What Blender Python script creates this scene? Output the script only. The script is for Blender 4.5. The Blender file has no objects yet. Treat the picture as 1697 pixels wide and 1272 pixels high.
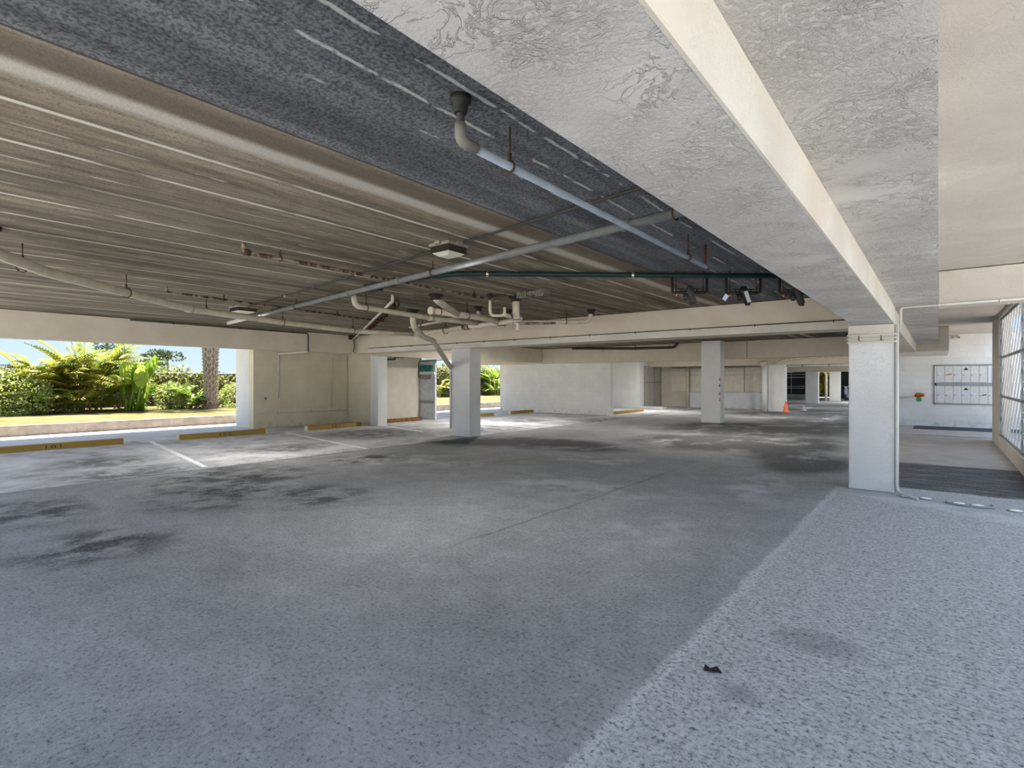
import bpy, bmesh, math, random
from mathutils import Vector, Matrix
random.seed(7)
S = bpy.context.scene
COL = S.collection
V = Vector

# ---------------------------------------------------------------- camera
cam = bpy.data.cameras.new('camera')
cam_o = bpy.data.objects.new('camera', cam)
COL.objects.link(cam_o)
cam.sensor_fit = 'HORIZONTAL'
cam.sensor_width = 36.0
cam.lens = 36.0 * 893.0 / 1697.0
cam.shift_y = -6.0 / 1697.0
cam.clip_end = 500
YAW = math.atan(706.5 / 893.0)
cam_o.location = (0, 0, 1.5)
cam_o.rotation_euler = (math.pi / 2, 0, YAW)
S.camera = cam_o

# ---------------------------------------------------------------- view
S.view_settings.view_transform = 'Standard'
S.view_settings.look = 'None'
S.view_settings.gamma = 1
S.view_settings.use_curve_mapping = False
S.view_settings.exposure = 0.93
S.cycles.diffuse_bounces = 6
S.cycles.max_bounces = 10

# ---------------------------------------------------------------- world (sky)
SKY_STRENGTH = 1.0
w = bpy.data.worlds.new('sky')
S.world = w
w.use_nodes = True
wn = w.node_tree
wn.nodes.clear()
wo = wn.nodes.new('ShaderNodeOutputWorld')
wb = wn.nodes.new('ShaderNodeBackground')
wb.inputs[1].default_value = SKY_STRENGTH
tc = wn.nodes.new('ShaderNodeTexCoord')
sx = wn.nodes.new('ShaderNodeSeparateXYZ')
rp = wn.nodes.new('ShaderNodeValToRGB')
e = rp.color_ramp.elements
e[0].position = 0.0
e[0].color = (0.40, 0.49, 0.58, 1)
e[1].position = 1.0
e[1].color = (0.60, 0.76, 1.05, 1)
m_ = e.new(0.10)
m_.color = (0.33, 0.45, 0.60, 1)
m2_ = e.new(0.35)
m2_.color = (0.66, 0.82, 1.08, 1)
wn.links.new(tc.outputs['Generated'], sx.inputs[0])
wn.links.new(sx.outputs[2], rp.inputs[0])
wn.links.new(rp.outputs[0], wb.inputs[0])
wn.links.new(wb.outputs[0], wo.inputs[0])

# ---------------------------------------------------------------- sun
SUN = 16.0
sun = bpy.data.lights.new('sun', 'SUN')
sun.energy = SUN
sun.angle = math.radians(0.6)
sun.color = (1.0, 0.95, 0.86)
sun_o = bpy.data.objects.new('sun', sun)
COL.objects.link(sun_o)
sun_o.location = (-20, 20, 40)
sun_o.rotation_euler = V((0.24, -0.27, -1.0)).to_track_quat('-Z', 'Y').to_euler()


# ================================================================ node helpers
class NT:
    def __init__(s, name, rough=0.8, spec=0.3):
        s.m = bpy.data.materials.new(name)
        s.m.use_nodes = True
        s.t = s.m.node_tree
        s.b = s.t.nodes['Principled BSDF']
        s.b.inputs['Roughness'].default_value = rough
        s.b.inputs['Specular IOR Level'].default_value = spec
        s.tc = s.t.nodes.new('ShaderNodeTexCoord')
        s.co = s.tc.outputs['Object']

    def n(s, t):
        return s.t.nodes.new(t)

    def put(s, inp, v):
        if v is None:
            return
        if isinstance(v, (int, float)):
            if hasattr(inp.default_value, '__len__'):
                inp.default_value = (v, v, v) if len(inp.default_value) == 3 else (v, v, v, 1)
            else:
                inp.default_value = v
        elif isinstance(v, (tuple, list)):
            inp.default_value = tuple(v) if len(v) == len(inp.default_value) else tuple(v) + (1,)
        else:
            s.t.links.new(v, inp)

    def math(s, op, a, b=None, c=None, clamp=False):
        q = s.n('ShaderNodeMath')
        q.operation = op
        q.use_clamp = clamp
        s.put(q.inputs[0], a)
        s.put(q.inputs[1], b)
        s.put(q.inputs[2], c)
        return q.outputs[0]

    def mul(s, a, b): return s.math('MULTIPLY', a, b)
    def add(s, a, b): return s.math('ADD', a, b)
    def sub(s, a, b): return s.math('SUBTRACT', a, b)

    def mapv(s, scale=(1, 1, 1), loc=(0, 0, 0), v=None):
        q = s.n('ShaderNodeMapping')
        q.inputs['Scale'].default_value = scale
        q.inputs['Location'].default_value = loc
        s.put(q.inputs[0], v or s.co)
        return q.outputs[0]

    def noise(s, scale=5, detail=4, rough=0.55, v=None, dist=0.0):
        q = s.n('ShaderNodeTexNoise')
        s.put(q.inputs['Vector'], v or s.co)
        q.inputs['Scale'].default_value = scale
        q.inputs['Detail'].default_value = detail
        q.inputs['Roughness'].default_value = rough
        q.inputs['Distortion'].default_value = dist
        return q.outputs[0]

    def vor(s, scale=5, feature='F1', v=None):
        q = s.n('ShaderNodeTexVoronoi')
        q.feature = feature
        s.put(q.inputs['Vector'], v or s.co)
        q.inputs['Scale'].default_value = scale
        return q.outputs[0]

    def step(s, x, a, b, lo=0.0, hi=1.0):
        q = s.n('ShaderNodeMapRange')
        q.interpolation_type = 'SMOOTHSTEP'
        s.put(q.inputs[0], x)
        s.put(q.inputs[1], a)
        s.put(q.inputs[2], b)
        q.inputs[3].default_value = lo
        q.inputs[4].default_value = hi
        return q.outputs[0]

    def mix(s, f, a, b, mode='MIX'):
        q = s.n('ShaderNodeMix')
        q.data_type = 'RGBA'
        q.blend_type = mode
        s.put(q.inputs[0], f)
        s.put(q.inputs[6], a)
        s.put(q.inputs[7], b)
        return q.outputs[2]

    def ramp(s, f, stops):
        q = s.n('ShaderNodeValToRGB')
        el = q.color_ramp.elements
        while len(el) < len(stops):
            el.new(0.5)
        for k, (p, c) in enumerate(stops):
            el[k].position = p
            el[k].color = tuple(c) + (1,) if len(c) == 3 else c
        s.put(q.inputs[0], f)
        return q.outputs[0]

    def xyz(s, v=None):
        q = s.n('ShaderNodeSeparateXYZ')
        s.put(q.inputs[0], v or s.co)
        return q.outputs

    def bump(s, height, strength=0.3, dist=0.01):
        q = s.n('ShaderNodeBump')
        q.inputs['Strength'].default_value = strength
        q.inputs['Distance'].default_value = dist
        s.put(q.inputs['Height'], height)
        s.put(s.b.inputs['Normal'], q.outputs[0])

    def color(s, c):
        s.put(s.b.inputs['Base Color'], c)
        return s.m


def simple(name, c, rough=0.6, metal=0.0, var=0.12, scale=6, bump=0.0):
    """paint or metal with gentle blotches"""
    t = NT(name, rough)
    t.b.inputs['Metallic'].default_value = metal
    n = t.noise(scale, 5)
    t.color(t.mix(t.step(n, 0.3, 0.7), tuple(k * (1 - var) for k in c), tuple(min(1, k * (1 + var)) for k in c)))
    if bump:
        t.bump(t.noise(60, 4), bump, 0.005)
    return t.m


def rusty(name, c, amount=0.5):
    t = NT(name, 0.7)
    n = t.noise(9, 6, 0.65)
    f = t.step(n, amount - 0.08, amount + 0.08)
    t.color(t.mix(f, t.mix(t.noise(40, 3), (0.10, 0.045, 0.018), (0.045, 0.022, 0.012)), c))
    t.bump(t.noise(80, 3), 0.3, 0.004)
    return t.m


def stucco(name, c1, c2, k=1.0, scale=1.0, tint=None):
    """knock-down textured paint: fine grain, raised smears and ridges"""
    t = NT(name, 0.75, 0.25)
    fine = t.noise(90 * scale, 3, 0.6)
    w1 = t.noise(7 * scale, 5, 0.6, dist=1.2)
    ridge = t.math('ABSOLUTE', t.sub(w1, 0.5))
    ridge = t.step(ridge, 0.0, 0.03, 1.0, 0.0)
    region = t.step(t.noise(2.6 * scale, 3), 0.43, 0.56)
    ridge = t.mul(ridge, region)
    grain = t.mul(t.step(t.noise(42 * scale, 5, 0.7), 0.42, 0.62), t.step(t.noise(1.6 * scale, 2, v=t.mapv(loc=(3, 7, 1))), 0.30, 0.56))
    hgt = t.add(t.add(t.mul(ridge, 0.9), t.mul(grain, 0.5)), t.mul(fine, 0.2))
    t.bump(hgt, min(1.0, 0.85 * k), 0.011)
    blot = t.noise(1.3, 5)
    c = t.mix(t.step(blot, 0.35, 0.68), c1, c2)
    if tint:
        c = t.mix(t.mul(t.step(t.noise(0.9, 4, v=t.mapv(loc=(5, 2, 9))), 0.5, 0.75), 0.5), c, tint)
    t.color(c)
    return t.m


M = {}
M['beam_stucco'] = stucco('painted_stucco', (0.50, 0.485, 0.465), (0.59, 0.575, 0.55), 1.0, 1.15)
M['beam_cream'] = stucco('cream_stucco', (0.60, 0.56, 0.49), (0.68, 0.65, 0.58), 0.5, 1.6, (0.62, 0.50, 0.38))
M['lobby_slab'] = stucco('lobby_slab_stucco', (0.50, 0.46, 0.415), (0.55, 0.51, 0.46), 0.5, 1.6)
M['column'] = stucco('column_paint', (0.71, 0.71, 0.69), (0.77, 0.77, 0.75), 0.6, 1.1)


def painted_wall(name, c1, c2, blocks=True, bump=0.12, base_dirt=True):
    t = NT(name, 0.75, 0.25)
    n = t.noise(2.0, 6, 0.6)
    c = t.mix(t.step(n, 0.35, 0.7), c1, c2)
    h = t.noise(45, 4)
    x, y, z = t.xyz()
    if blocks:
        # faint mortar courses every 0.2 m with staggered head joints every 0.4 m
        fz = t.math('FRACT', t.mul(z, 5.0))
        cz = t.step(t.math('ABSOLUTE', t.sub(fz, 0.5)), 0.45, 0.49)
        row = t.math('FLOOR', t.mul(z, 5.0))
        off = t.mul(t.math('MODULO', row, 2.0), 0.5)
        fx = t.math('FRACT', t.add(t.mul(t.add(x, y), 2.5), off))
        cx = t.step(t.math('ABSOLUTE', t.sub(fx, 0.5)), 0.47, 0.495)
        j = t.math('MAXIMUM', cz, cx)
        h = t.sub(h, t.mul(j, 0.8))
        c = t.mix(t.mul(j, 0.10), c, (0.3, 0.29, 0.27))
    if base_dirt:
        d = t.mul(t.step(z, 0.0, 0.35, 1.0, 0.0), t.step(t.noise(7, 5), 0.45, 0.7))
        c = t.mix(t.mul(d, 0.45), c, (0.28, 0.27, 0.26))
    t.bump(h, bump * 3, 0.008)
    t.color(c)
    return t.m


M['wall'] = painted_wall('painted_block_wall', (0.74, 0.73, 0.70), (0.81, 0.80, 0.77))
M['wall_warm'] = painted_wall('warm_block_wall', (0.68, 0.62, 0.46), (0.73, 0.67, 0.51), bump=0.06)
M['wall_plain'] = painted_wall('painted_plain_wall', (0.58, 0.54, 0.45), (0.64, 0.60, 0.51), False, 0.08, False)
M['beam'] = painted_wall('beam_paint', (0.58, 0.515, 0.405), (0.64, 0.575, 0.46), False, 0.05, False)
M['wall_blue'] = painted_wall('low_block_wall', (0.58, 0.61, 0.64), (0.66, 0.68, 0.70))
M['panel_grey'] = simple('grey_panel', (0.40, 0.38, 0.34), 0.7)
M['panel_cream'] = simple('cream_panel', (0.66, 0.62, 0.53), 0.7, var=0.06)
M['seam'] = simple('seam_paint', (0.22, 0.21, 0.19), 0.7)

# ---- raw concrete planks overhead
t = NT('plank_ceiling', 0.85, 0.2)
x, y, z = t.xyz()
sv = t.mapv((4.2, 0.35, 1))
streak = t.noise(1.0, 6, 0.6, v=sv)
sv2 = t.mapv((24, 3.5, 1), (3, 1, 0))
fine = t.noise(1.0, 6, 0.7, v=sv2)
speck = t.noise(55, 3, 0.6)
warm = t.ramp(t.add(t.mul(streak, 0.65), t.mul(fine, 0.4)), [(0.36, (0.080, 0.065, 0.045)), (0.52, (0.19, 0.158, 0.112)), (0.68, (0.34, 0.292, 0.215))])
cool = t.ramp(t.add(t.mul(streak, 0.4), t.mul(speck, 0.6)), [(0.36, (0.04, 0.041, 0.045)), (0.5, (0.11, 0.112, 0.12)), (0.63, (0.27, 0.275, 0.285))])
wob = t.mul(t.sub(t.noise(0.9, 3), 0.5), 0.03)
xw = t.add(x, wob)
edge = t.step(xw, -3.0, -2.94)
base = t.mix(edge, warm, cool)
base = t.mix(t.mul(t.step(speck, 0.56, 0.68), 0.55), base, (0.05, 0.048, 0.045))


def line(t, xw, x0, half, soft):
    return t.step(t.math('ABSOLUTE', t.sub(xw, x0)), half, half + soft, 1.0, 0.0)


# broad pale smear with darker band beside it
base = t.mix(t.mul(line(t, xw, -3.13, 0.05, 0.10), 0.75), base, (0.13, 0.105, 0.08))
base = t.mix(t.mul(line(t, xw, -3.34, 0.03, 0.09), 0.8), base, (0.52, 0.49, 0.43))
base = t.mix(t.mul(line(t, xw, -2.97, 0.004, 0.012), 0.8), base, (0.03, 0.03, 0.035))
# regular grout joints every 0.635 m on the left part
u = t.math('FRACT', t.mul(t.add(t.sub(xw, -3.74), 63.5), 1 / 0.635))
ad = t.math('ABSOLUTE', t.sub(t.math('FRACT', t.add(u, 0.5)), 0.5))
jl = t.step(ad, 0.018, 0.045, 1.0, 0.0)
jl = t.mul(jl, t.step(t.noise(3.0, 4, v=t.mapv((3, 0.5, 1))), 0.36, 0.5))
jl = t.mul(jl, t.step(x, -3.45, -3.4, 1.0, 0.0))
base = t.mix(t.mul(jl, 0.85), base, (0.66, 0.62, 0.52))
# finer joints half way, broken
u2 = t.math('ABSOLUTE', t.sub(u, 0.5))
j2 = t.mul(t.step(u2, 0.008, 0.028, 1.0, 0.0), t.step(t.noise(4.0, 4, v=t.mapv((3, 0.8, 1), (4, 4, 0))), 0.5, 0.6))
j2 = t.mul(j2, t.step(x, -3.45, -3.4, 1.0, 0.0))
base = t.mix(t.mul(j2, 0.6), base, (0.55, 0.52, 0.45))
# broad brown stripes, evenly spaced, further left
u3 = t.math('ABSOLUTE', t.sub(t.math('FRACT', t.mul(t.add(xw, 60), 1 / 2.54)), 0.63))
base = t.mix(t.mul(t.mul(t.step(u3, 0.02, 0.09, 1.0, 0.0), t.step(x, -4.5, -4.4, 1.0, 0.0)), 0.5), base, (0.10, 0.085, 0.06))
# dashed pale grout on the near planks
for k, xx in enumerate((-2.33, -2.07, -1.83, -1.57, -1.3)):
    br = t.step(t.noise(2.6, 4, 0.7, v=t.mapv((2, 1, 1), (k * 3.1, 0, 0))), 0.47, 0.56)
    base = t.mix(t.mul(t.mul(line(t, t.add(xw, t.mul(t.sub(t.noise(9, 3), 0.5), 0.03)), xx, 0.006, 0.012), br), 0.8), base, (0.52, 0.51, 0.49))
t.color(base)
t.bump(t.add(t.mul(speck, 0.6), t.mul(fine, 0.6)), 0.5, 0.01)
M['ceiling'] = t.m


# ---- floor surfaces
def blob(t, px, py, x0, y0, rx, ry):
    dx = t.mul(t.sub(px, x0), 1.0 / rx)
    dy = t.mul(t.sub(py, y0), 1.0 / ry)
    r2 = t.add(t.mul(dx, dx), t.mul(dy, dy))
    return t.step(r2, 0.0, 1.0, 1.0, 0.0)


def maxall(t, L):
    a = L[0]
    for b in L[1:]:
        a = t.math('MAXIMUM', a, b)
    return a


t = NT('asphalt', 0.82, 0.25)
x, y, z = t.xyz()
grit = t.noise(85, 3, 0.7)
grit2 = t.noise(38, 6, 0.8)
blot = t.noise(0.55, 6, 0.62)
blot2 = t.noise(1.9, 6, 0.65, v=t.mapv((1, 1, 1), (7, 3, 0)))
mot = t.noise(9, 5, 0.75)
c = t.ramp(t.add(t.add(t.mul(blot, 0.4), t.mul(blot2, 0.3)), t.mul(mot, 0.3)), [(0.38, (0.30, 0.302, 0.308)), (0.5, (0.41, 0.413, 0.42)), (0.62, (0.53, 0.533, 0.54))])
xe = t.add(x, t.mul(t.sub(t.noise(3.0, 6, 0.8), 0.5), 0.16))
ye = t.add(y, t.mul(t.sub(t.noise(1.5, 4, 0.6, v=t.mapv((1, 1, 1), (11, 0, 0))), 0.5), 0.35))
# coarser, paler strip to the right of the seam that runs up to the near column
right = t.mul(t.step(xe, -1.14, -1.06), t.step(ye, 9.2, 9.35, 1.0, 0.0))
coarse = t.ramp(t.add(t.mul(grit2, 0.7), t.mul(t.noise(11, 5, 0.75, v=t.mapv((1, 1, 1), (6, 2, 0))), 0.3)), [(0.36, (0.24, 0.241, 0.245)), (0.5, (0.62, 0.622, 0.63)), (0.61, (0.90, 0.902, 0.91))])
c = t.mix(t.mul(right, 0.75), c, coarse)
dk = maxall(t, [blob(t, x, y, -0.55, 3.5, 0.3, 0.22), blob(t, x, y, -0.75, 2.7, 0.12, 0.12)])
c = t.mix(t.mul(t.mul(dk, grit2), 0.7), c, (0.10, 0.10, 0.11))
# chalky seam line
seam = t.mul(t.step(t.math('ABSOLUTE', t.add(xe, 1.11)), 0.01, 0.06, 1.0, 0.0), t.step(y, 8.5, 8.6, 1.0, 0.0))
c = t.mix(t.mul(seam, t.step(grit2, 0.42, 0.56, 0.1, 0.75)), c, (0.84, 0.845, 0.85))
# pale crust at the foot of the near column
crust = t.mul(t.step(t.math('ABSOLUTE', t.sub(ye, t.sub(8.15, t.mul(x, 0.45)))), 0.1, 0.35, 1.0, 0.0), t.step(x, -1.2, -1.05))
c = t.mix(t.mul(crust, t.step(blot2, 0.4, 0.56, 0.1, 0.8)), c, (0.74, 0.745, 0.75))
mid = t.mul(t.step(t.math('ABSOLUTE', t.sub(ye, 8.75)), 0.25, 0.45, 1.0, 0.0), t.step(x, -1.2, -1.05))
c = t.mix(t.mul(mid, 0.6), c, (0.50, 0.505, 0.51))
# dark new asphalt between column and lobby slab
lob = t.mul(t.mul(t.step(ye, 9.25, 9.35), t.step(y, 12.2, 12.25, 1.0, 0.0)), t.step(x, -1.0, -0.7))
c = t.mix(t.mul(lob, 0.85), c, t.mix(t.step(t.noise(3.5, 5, v=t.mapv((0.5, 2.0, 1))), 0.45, 0.68), (0.06, 0.062, 0.066), (0.2, 0.2, 0.21)))
# tar-dark stains
st = maxall(t, [blob(t, x, y, -7.4, 3.2, 1.4, 1.2), blob(t, x, y, -6.4, 3.9, 1.0, 0.9), blob(t, x, y, -8.6, 3.9, 1.6, 1.6),
                blob(t, x, y, -8.2, 1.4, 1.2, 0.7), blob(t, x, y, -6.0, 1.5, 0.9, 0.8), blob(t, x, y, -8.7, 6.3, 0.8, 1.3)])
stn = t.step(t.noise(1.5, 6, 0.68, v=t.mapv((1.3, 1, 1), (2, 9, 0))), 0.42, 0.60)
c = t.mix(t.mul(t.mul(st, stn), 0.9), c, (0.045, 0.047, 0.052))
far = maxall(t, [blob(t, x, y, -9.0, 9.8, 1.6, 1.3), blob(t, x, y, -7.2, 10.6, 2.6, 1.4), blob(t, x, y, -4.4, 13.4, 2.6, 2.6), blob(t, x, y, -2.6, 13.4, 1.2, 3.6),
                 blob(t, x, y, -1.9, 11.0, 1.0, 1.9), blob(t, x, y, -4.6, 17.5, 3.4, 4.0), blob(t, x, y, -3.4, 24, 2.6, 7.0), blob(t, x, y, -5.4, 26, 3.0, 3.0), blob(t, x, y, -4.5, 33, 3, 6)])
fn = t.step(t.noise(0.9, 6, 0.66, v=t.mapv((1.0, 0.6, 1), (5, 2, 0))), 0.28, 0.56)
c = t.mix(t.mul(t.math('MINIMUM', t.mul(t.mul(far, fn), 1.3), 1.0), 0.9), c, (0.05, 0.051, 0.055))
# pale worn patches
pl = maxall(t, [blob(t, x, y, -8.3, 6.1, 1.1, 0.8), blob(t, x, y, -7.4, 7.0, 1.4, 0.8), blob(t, x, y, -4.5, 6.6, 0.8, 0.9), blob(t, x, y, -3.6, 6.5, 0.9, 0.7),
                blob(t, x, y, -5.2, 9.0, 1.3, 0.7), blob(t, x, y, -2.3, 5.0, 0.5, 0.9), blob(t, x, y, -2.0, 8.2, 0.5, 1.6)])
c = t.mix(t.mul(t.mul(pl, t.step(blot2, 0.42, 0.62)), 0.7), c, (0.70, 0.705, 0.715))
# paving seam across the aisle
xs_ = t.add(xe, t.mul(t.sub(t.noise(0.8, 3), 0.5), 0.15))
sm = t.step(t.math('ABSOLUTE', t.add(xs_, 3.45)), 0.004, 0.03, 1.0, 0.0)
sm = t.mul(sm, t.mul(t.step(y, 8.5, 9.0, 1.0, 0.0), t.step(y, 2.6, 4.4)))
c = t.mix(t.mul(sm, 0.4), c, (0.07, 0.07, 0.075))
# aggregate
c = t.mix(t.mul(t.step(grit2, 0.53, 0.66), 0.55), c, (0.70, 0.705, 0.715))
c = t.mix(t.mul(t.step(grit2, 0.36, 0.48, 1.0, 0.0), 0.75), c, (0.07, 0.07, 0.075))
c = t.mix(t.mul(t.step(grit, 0.58, 0.7), 0.35), c, (0.60, 0.605, 0.61))
t.color(c)
t.bump(t.add(t.mul(grit, 0.7), grit2), 1.0, 0.02)
M['asphalt'] = t.m

t = NT('stall_concrete', 0.75, 0.3)
x, y, z = t.xyz()
n1 = t.noise(0.8, 6, 0.62)
n2 = t.noise(2.6, 6, 0.66, v=t.mapv((1, 1, 1), (4, 8, 0)))
c = t.ramp(t.add(t.mul(n1, 0.55), t.mul(n2, 0.45)), [(0.36, (0.26, 0.265, 0.28)), (0.49, (0.50, 0.505, 0.53)), (0.62, (0.68, 0.685, 0.71))])
st = maxall(t, [blob(t, x, y, -12.0, 3.1, 1.2, 1.1), blob(t, x, y, -10.3, 3.0, 1.0, 1.4), blob(t, x, y, -11.2, 6.2, 1.0, 1.2), blob(t, x, y, -12.4, 9.6, 1.8, 2.2), blob(t, x, y, -11, 12.6, 1.6, 2.4),
                blob(t, x, y, -12.2, 16.0, 1.6, 1.6), blob(t, x, y, -9.0, 18, 2.6, 3.4), blob(t, x, y, -9.2, 23, 2.0, 3.2), blob(t, x, y, -8.0, 13.2, 2.0, 2.4), blob(t, x, y, -8.5, 27.5, 4.0, 3.0)])
c = t.mix(t.mul(t.mul(st, t.step(n2, 0.36, 0.58)), 0.85), c, (0.075, 0.075, 0.08))
cr = t.step(t.math('ABSOLUTE', t.sub(t.noise(1.1, 6, 0.7), 0.5)), 0.0, 0.006, 1.0, 0.0)
c = t.mix(t.mul(t.mul(cr, t.step(x, -11.5, -10.2)), 0.8), c, (0.06, 0.06, 0.065))
c = t.mix(t.mul(t.step(x, -16.4, -16.0, 1.0, 0.0), 0.7), c, (0.52, 0.53, 0.56))
t.color(c)
t.bump(t.noise(40, 4), 0.2, 0.006)
M['stall'] = t.m

M['lobby_floor'] = simple('lobby_floor_paint', (0.40, 0.375, 0.355), 0.55, var=0.12, scale=2)
M['far_floor'] = simple('far_concrete', (0.36, 0.33, 0.31), 0.8, var=0.2, scale=1.5)
M['outdoor'] = simple('driveway_concrete', (0.30, 0.295, 0.285), 0.85, var=0.08, scale=0.8)
M['dark_ground'] = simple('dark_side_path', (0.10, 0.10, 0.105), 0.9)
M['rear_ground'] = simple('pale_forecourt_concrete', (0.55, 0.54, 0.52), 0.85, var=0.08, scale=0.8)

t = NT('curb_block', 0.85)
x, y, z = t.xyz()
fy = t.math('FRACT', t.mul(y, 1 / 0.62))
j = t.step(t.math('ABSOLUTE', t.sub(fy, 0.5)), 0.47, 0.49)
n = t.noise(3.5, 5)
c = t.mix(t.step(n, 0.35, 0.68), (0.24, 0.195, 0.155), (0.34, 0.28, 0.23))
c = t.mix(t.mul(j, 0.5), c, (0.22, 0.18, 0.15))
t.color(c)
t.bump(t.noise(30, 4), 0.4, 0.01)
M['curb'] = t.m

t = NT('dry_lawn', 0.9, 0.1)
n = t.noise(1.2, 6, 0.65)
n2 = t.noise(30, 4, 0.7)
t.color(t.ramp(t.add(t.mul(n, 0.55), t.mul(n2, 0.45)), [(0.38, (0.075, 0.068, 0.016)), (0.5, (0.125, 0.11, 0.04)), (0.62, (0.18, 0.155, 0.085))]))
t.bump(n2, 0.8, 0.05)
M['lawn'] = t.m

M['yellow'] = rusty('yellow_paint', (0.32, 0.21, 0.045), 0.30)
M['yellow_end'] = simple('pale_yellow_end', (0.72, 0.62, 0.36), 0.7)
M['rust_stop'] = rusty('rust_orange_paint', (0.26, 0.10, 0.035), 0.48)
M['white_line'] = simple('worn_white_paint', (0.86, 0.87, 0.88), 0.7, var=0.15, scale=12)
M['white_metal'] = simple('white_enamel', (0.74, 0.76, 0.78), 0.4, var=0.03)
M['white_door'] = simple('mailbox_door_paint', (0.66, 0.66, 0.64), 0.45, var=0.05)
M['black'] = simple('black_iron', (0.018, 0.017, 0.016), 0.55)
M['black_ink'] = simple('black_ink', (0.06, 0.03, 0.012), 0.7)
M['rust'] = rusty('rusty_steel', (0.05, 0.035, 0.025), 0.55)
M['rust_pipe'] = rusty('rust_flaked_white_pipe', (0.30, 0.26, 0.19), 0.5)
M['pvc'] = simple('cream_pipe_paint', (0.56, 0.50, 0.38), 0.5, var=0.12)
M['grey_pipe'] = simple('grey_pipe_paint', (0.15, 0.155, 0.15), 0.6)
M['blue_pipe'] = simple('pale_blue_pipe_paint', (0.30, 0.35, 0.41), 0.6)
M['dark_conduit'] = simple('dark_conduit', (0.045, 0.042, 0.038), 0.6)
M['green_pipe'] = simple('dark_green_pipe', (0.010, 0.032, 0.030), 0.5)
M['dark_green'] = simple('olive_dark_conduit', (0.05, 0.05, 0.035), 0.5)
M['galv'] = simple('galvanised_steel', (0.62, 0.60, 0.52), 0.28, 0.9)
M['grey_fix'] = simple('fixture_housing', (0.22, 0.21, 0.18), 0.6)
M['conduit_paint'] = simple('painted_conduit', (0.60, 0.58, 0.52), 0.6, var=0.05)
M['orange'] = simple('orange_plastic', (0.85, 0.20, 0.06), 0.5)
M['red_valve'] = rusty('red_valve_paint', (0.55, 0.10, 0.02), 0.42)
M['green_tag'] = simple('green_tag', (0.02, 0.30, 0.12), 0.6)
M['tag_white'] = simple('pale_tag', (0.66, 0.70, 0.90), 0.6)
M['teal'] = simple('teal_cloth', (0.03, 0.20, 0.16), 0.8)
M['blue_grey'] = simple('blue_grey_panel', (0.58, 0.62, 0.66), 0.6)
M['dark_room'] = simple('dark_wall', (0.03, 0.032, 0.035), 0.8)
M['dark_brown'] = simple('dark_brown_beam', (0.035, 0.025, 0.018), 0.8)
M['mat'] = simple('rubber_mat', (0.05, 0.06, 0.08), 0.9)
M['grey_metal'] = simple('grey_metal_frame', (0.28, 0.30, 0.31), 0.5)
M['tyre'] = simple('black_rubber', (0.02, 0.02, 0.022), 0.8)
M['scooter_body'] = simple('grey_blue_body', (0.20, 0.22, 0.28), 0.4)
t = NT('diffuser', 0.4)
t.color((0.55, 0.55, 0.46))
M['diffuser'] = t.m


def leafmat(name, stops, trans=0.35):
    t = NT(name, 0.5, 0.3)
    g = t.n('ShaderNodeNewGeometry')
    c = t.ramp(g.outputs['Random Per Island'], [(q, tuple(0.8 * v for v in k)) for q, k in stops])
    t.color(c)
    tr = t.n('ShaderNodeBsdfTranslucent')
    t.put(tr.inputs[0], c)
    mx = t.n('ShaderNodeMixShader')
    mx.inputs[0].default_value = trans
    out = t.t.nodes['Material Output']
    t.t.links.new(t.b.outputs[0], mx.inputs[1])
    t.t.links.new(tr.outputs[0], mx.inputs[2])
    t.t.links.new(mx.outputs[0], out.inputs[0])
    return t.m


M['areca'] = leafmat('yellow_green_frond', [(0.0, (0.16, 0.24, 0.03)), (0.4, (0.26, 0.32, 0.04)), (0.7, (0.40, 0.36, 0.04)), (0.92, (0.50, 0.38, 0.05)), (1.0, (0.50, 0.44, 0.26))], 0.5)
M['bright_leaf'] = leafmat('fresh_green_leaf', [(0.0, (0.16, 0.30, 0.03)), (0.6, (0.30, 0.44, 0.05)), (1.0, (0.44, 0.55, 0.10))], 0.5)
M['hedge'] = leafmat('hedge_leaf', [(0.0, (0.10, 0.14, 0.04)), (0.3, (0.22, 0.27, 0.06)), (0.6, (0.36, 0.39, 0.10)), (0.85, (0.46, 0.44, 0.18)), (0.93, (0.50, 0.40, 0.28)), (1.0, (0.70, 0.66, 0.56))], 0.45)
M['bush'] = leafmat('bush_leaf', [(0.0, (0.16, 0.22, 0.04)), (0.5, (0.34, 0.42, 0.08)), (0.85, (0.50, 0.54, 0.16)), (1.0, (0.80, 0.78, 0.70))], 0.45)
M['dark_leaf'] = leafmat('dark_green_leaf', [(0.0, (0.03, 0.06, 0.02)), (1.0, (0.12, 0.17, 0.06))], 0.2)
M['gold_leaf'] = leafmat('golden_leaf', [(0.0, (0.08, 0.05, 0.01)), (0.4, (0.30, 0.26, 0.02)), (0.75, (0.45, 0.38, 0.03)), (1.0, (0.50, 0.24, 0.12))], 0.3)
M['cane'] = simple('pale_cane', (0.42, 0.36, 0.18), 0.7)
M['trunk'] = simple('palm_trunk', (0.26, 0.19, 0.15), 0.9, var=0.35, scale=9)
M['bark'] = simple('bark', (0.12, 0.09, 0.07), 0.9)


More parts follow.
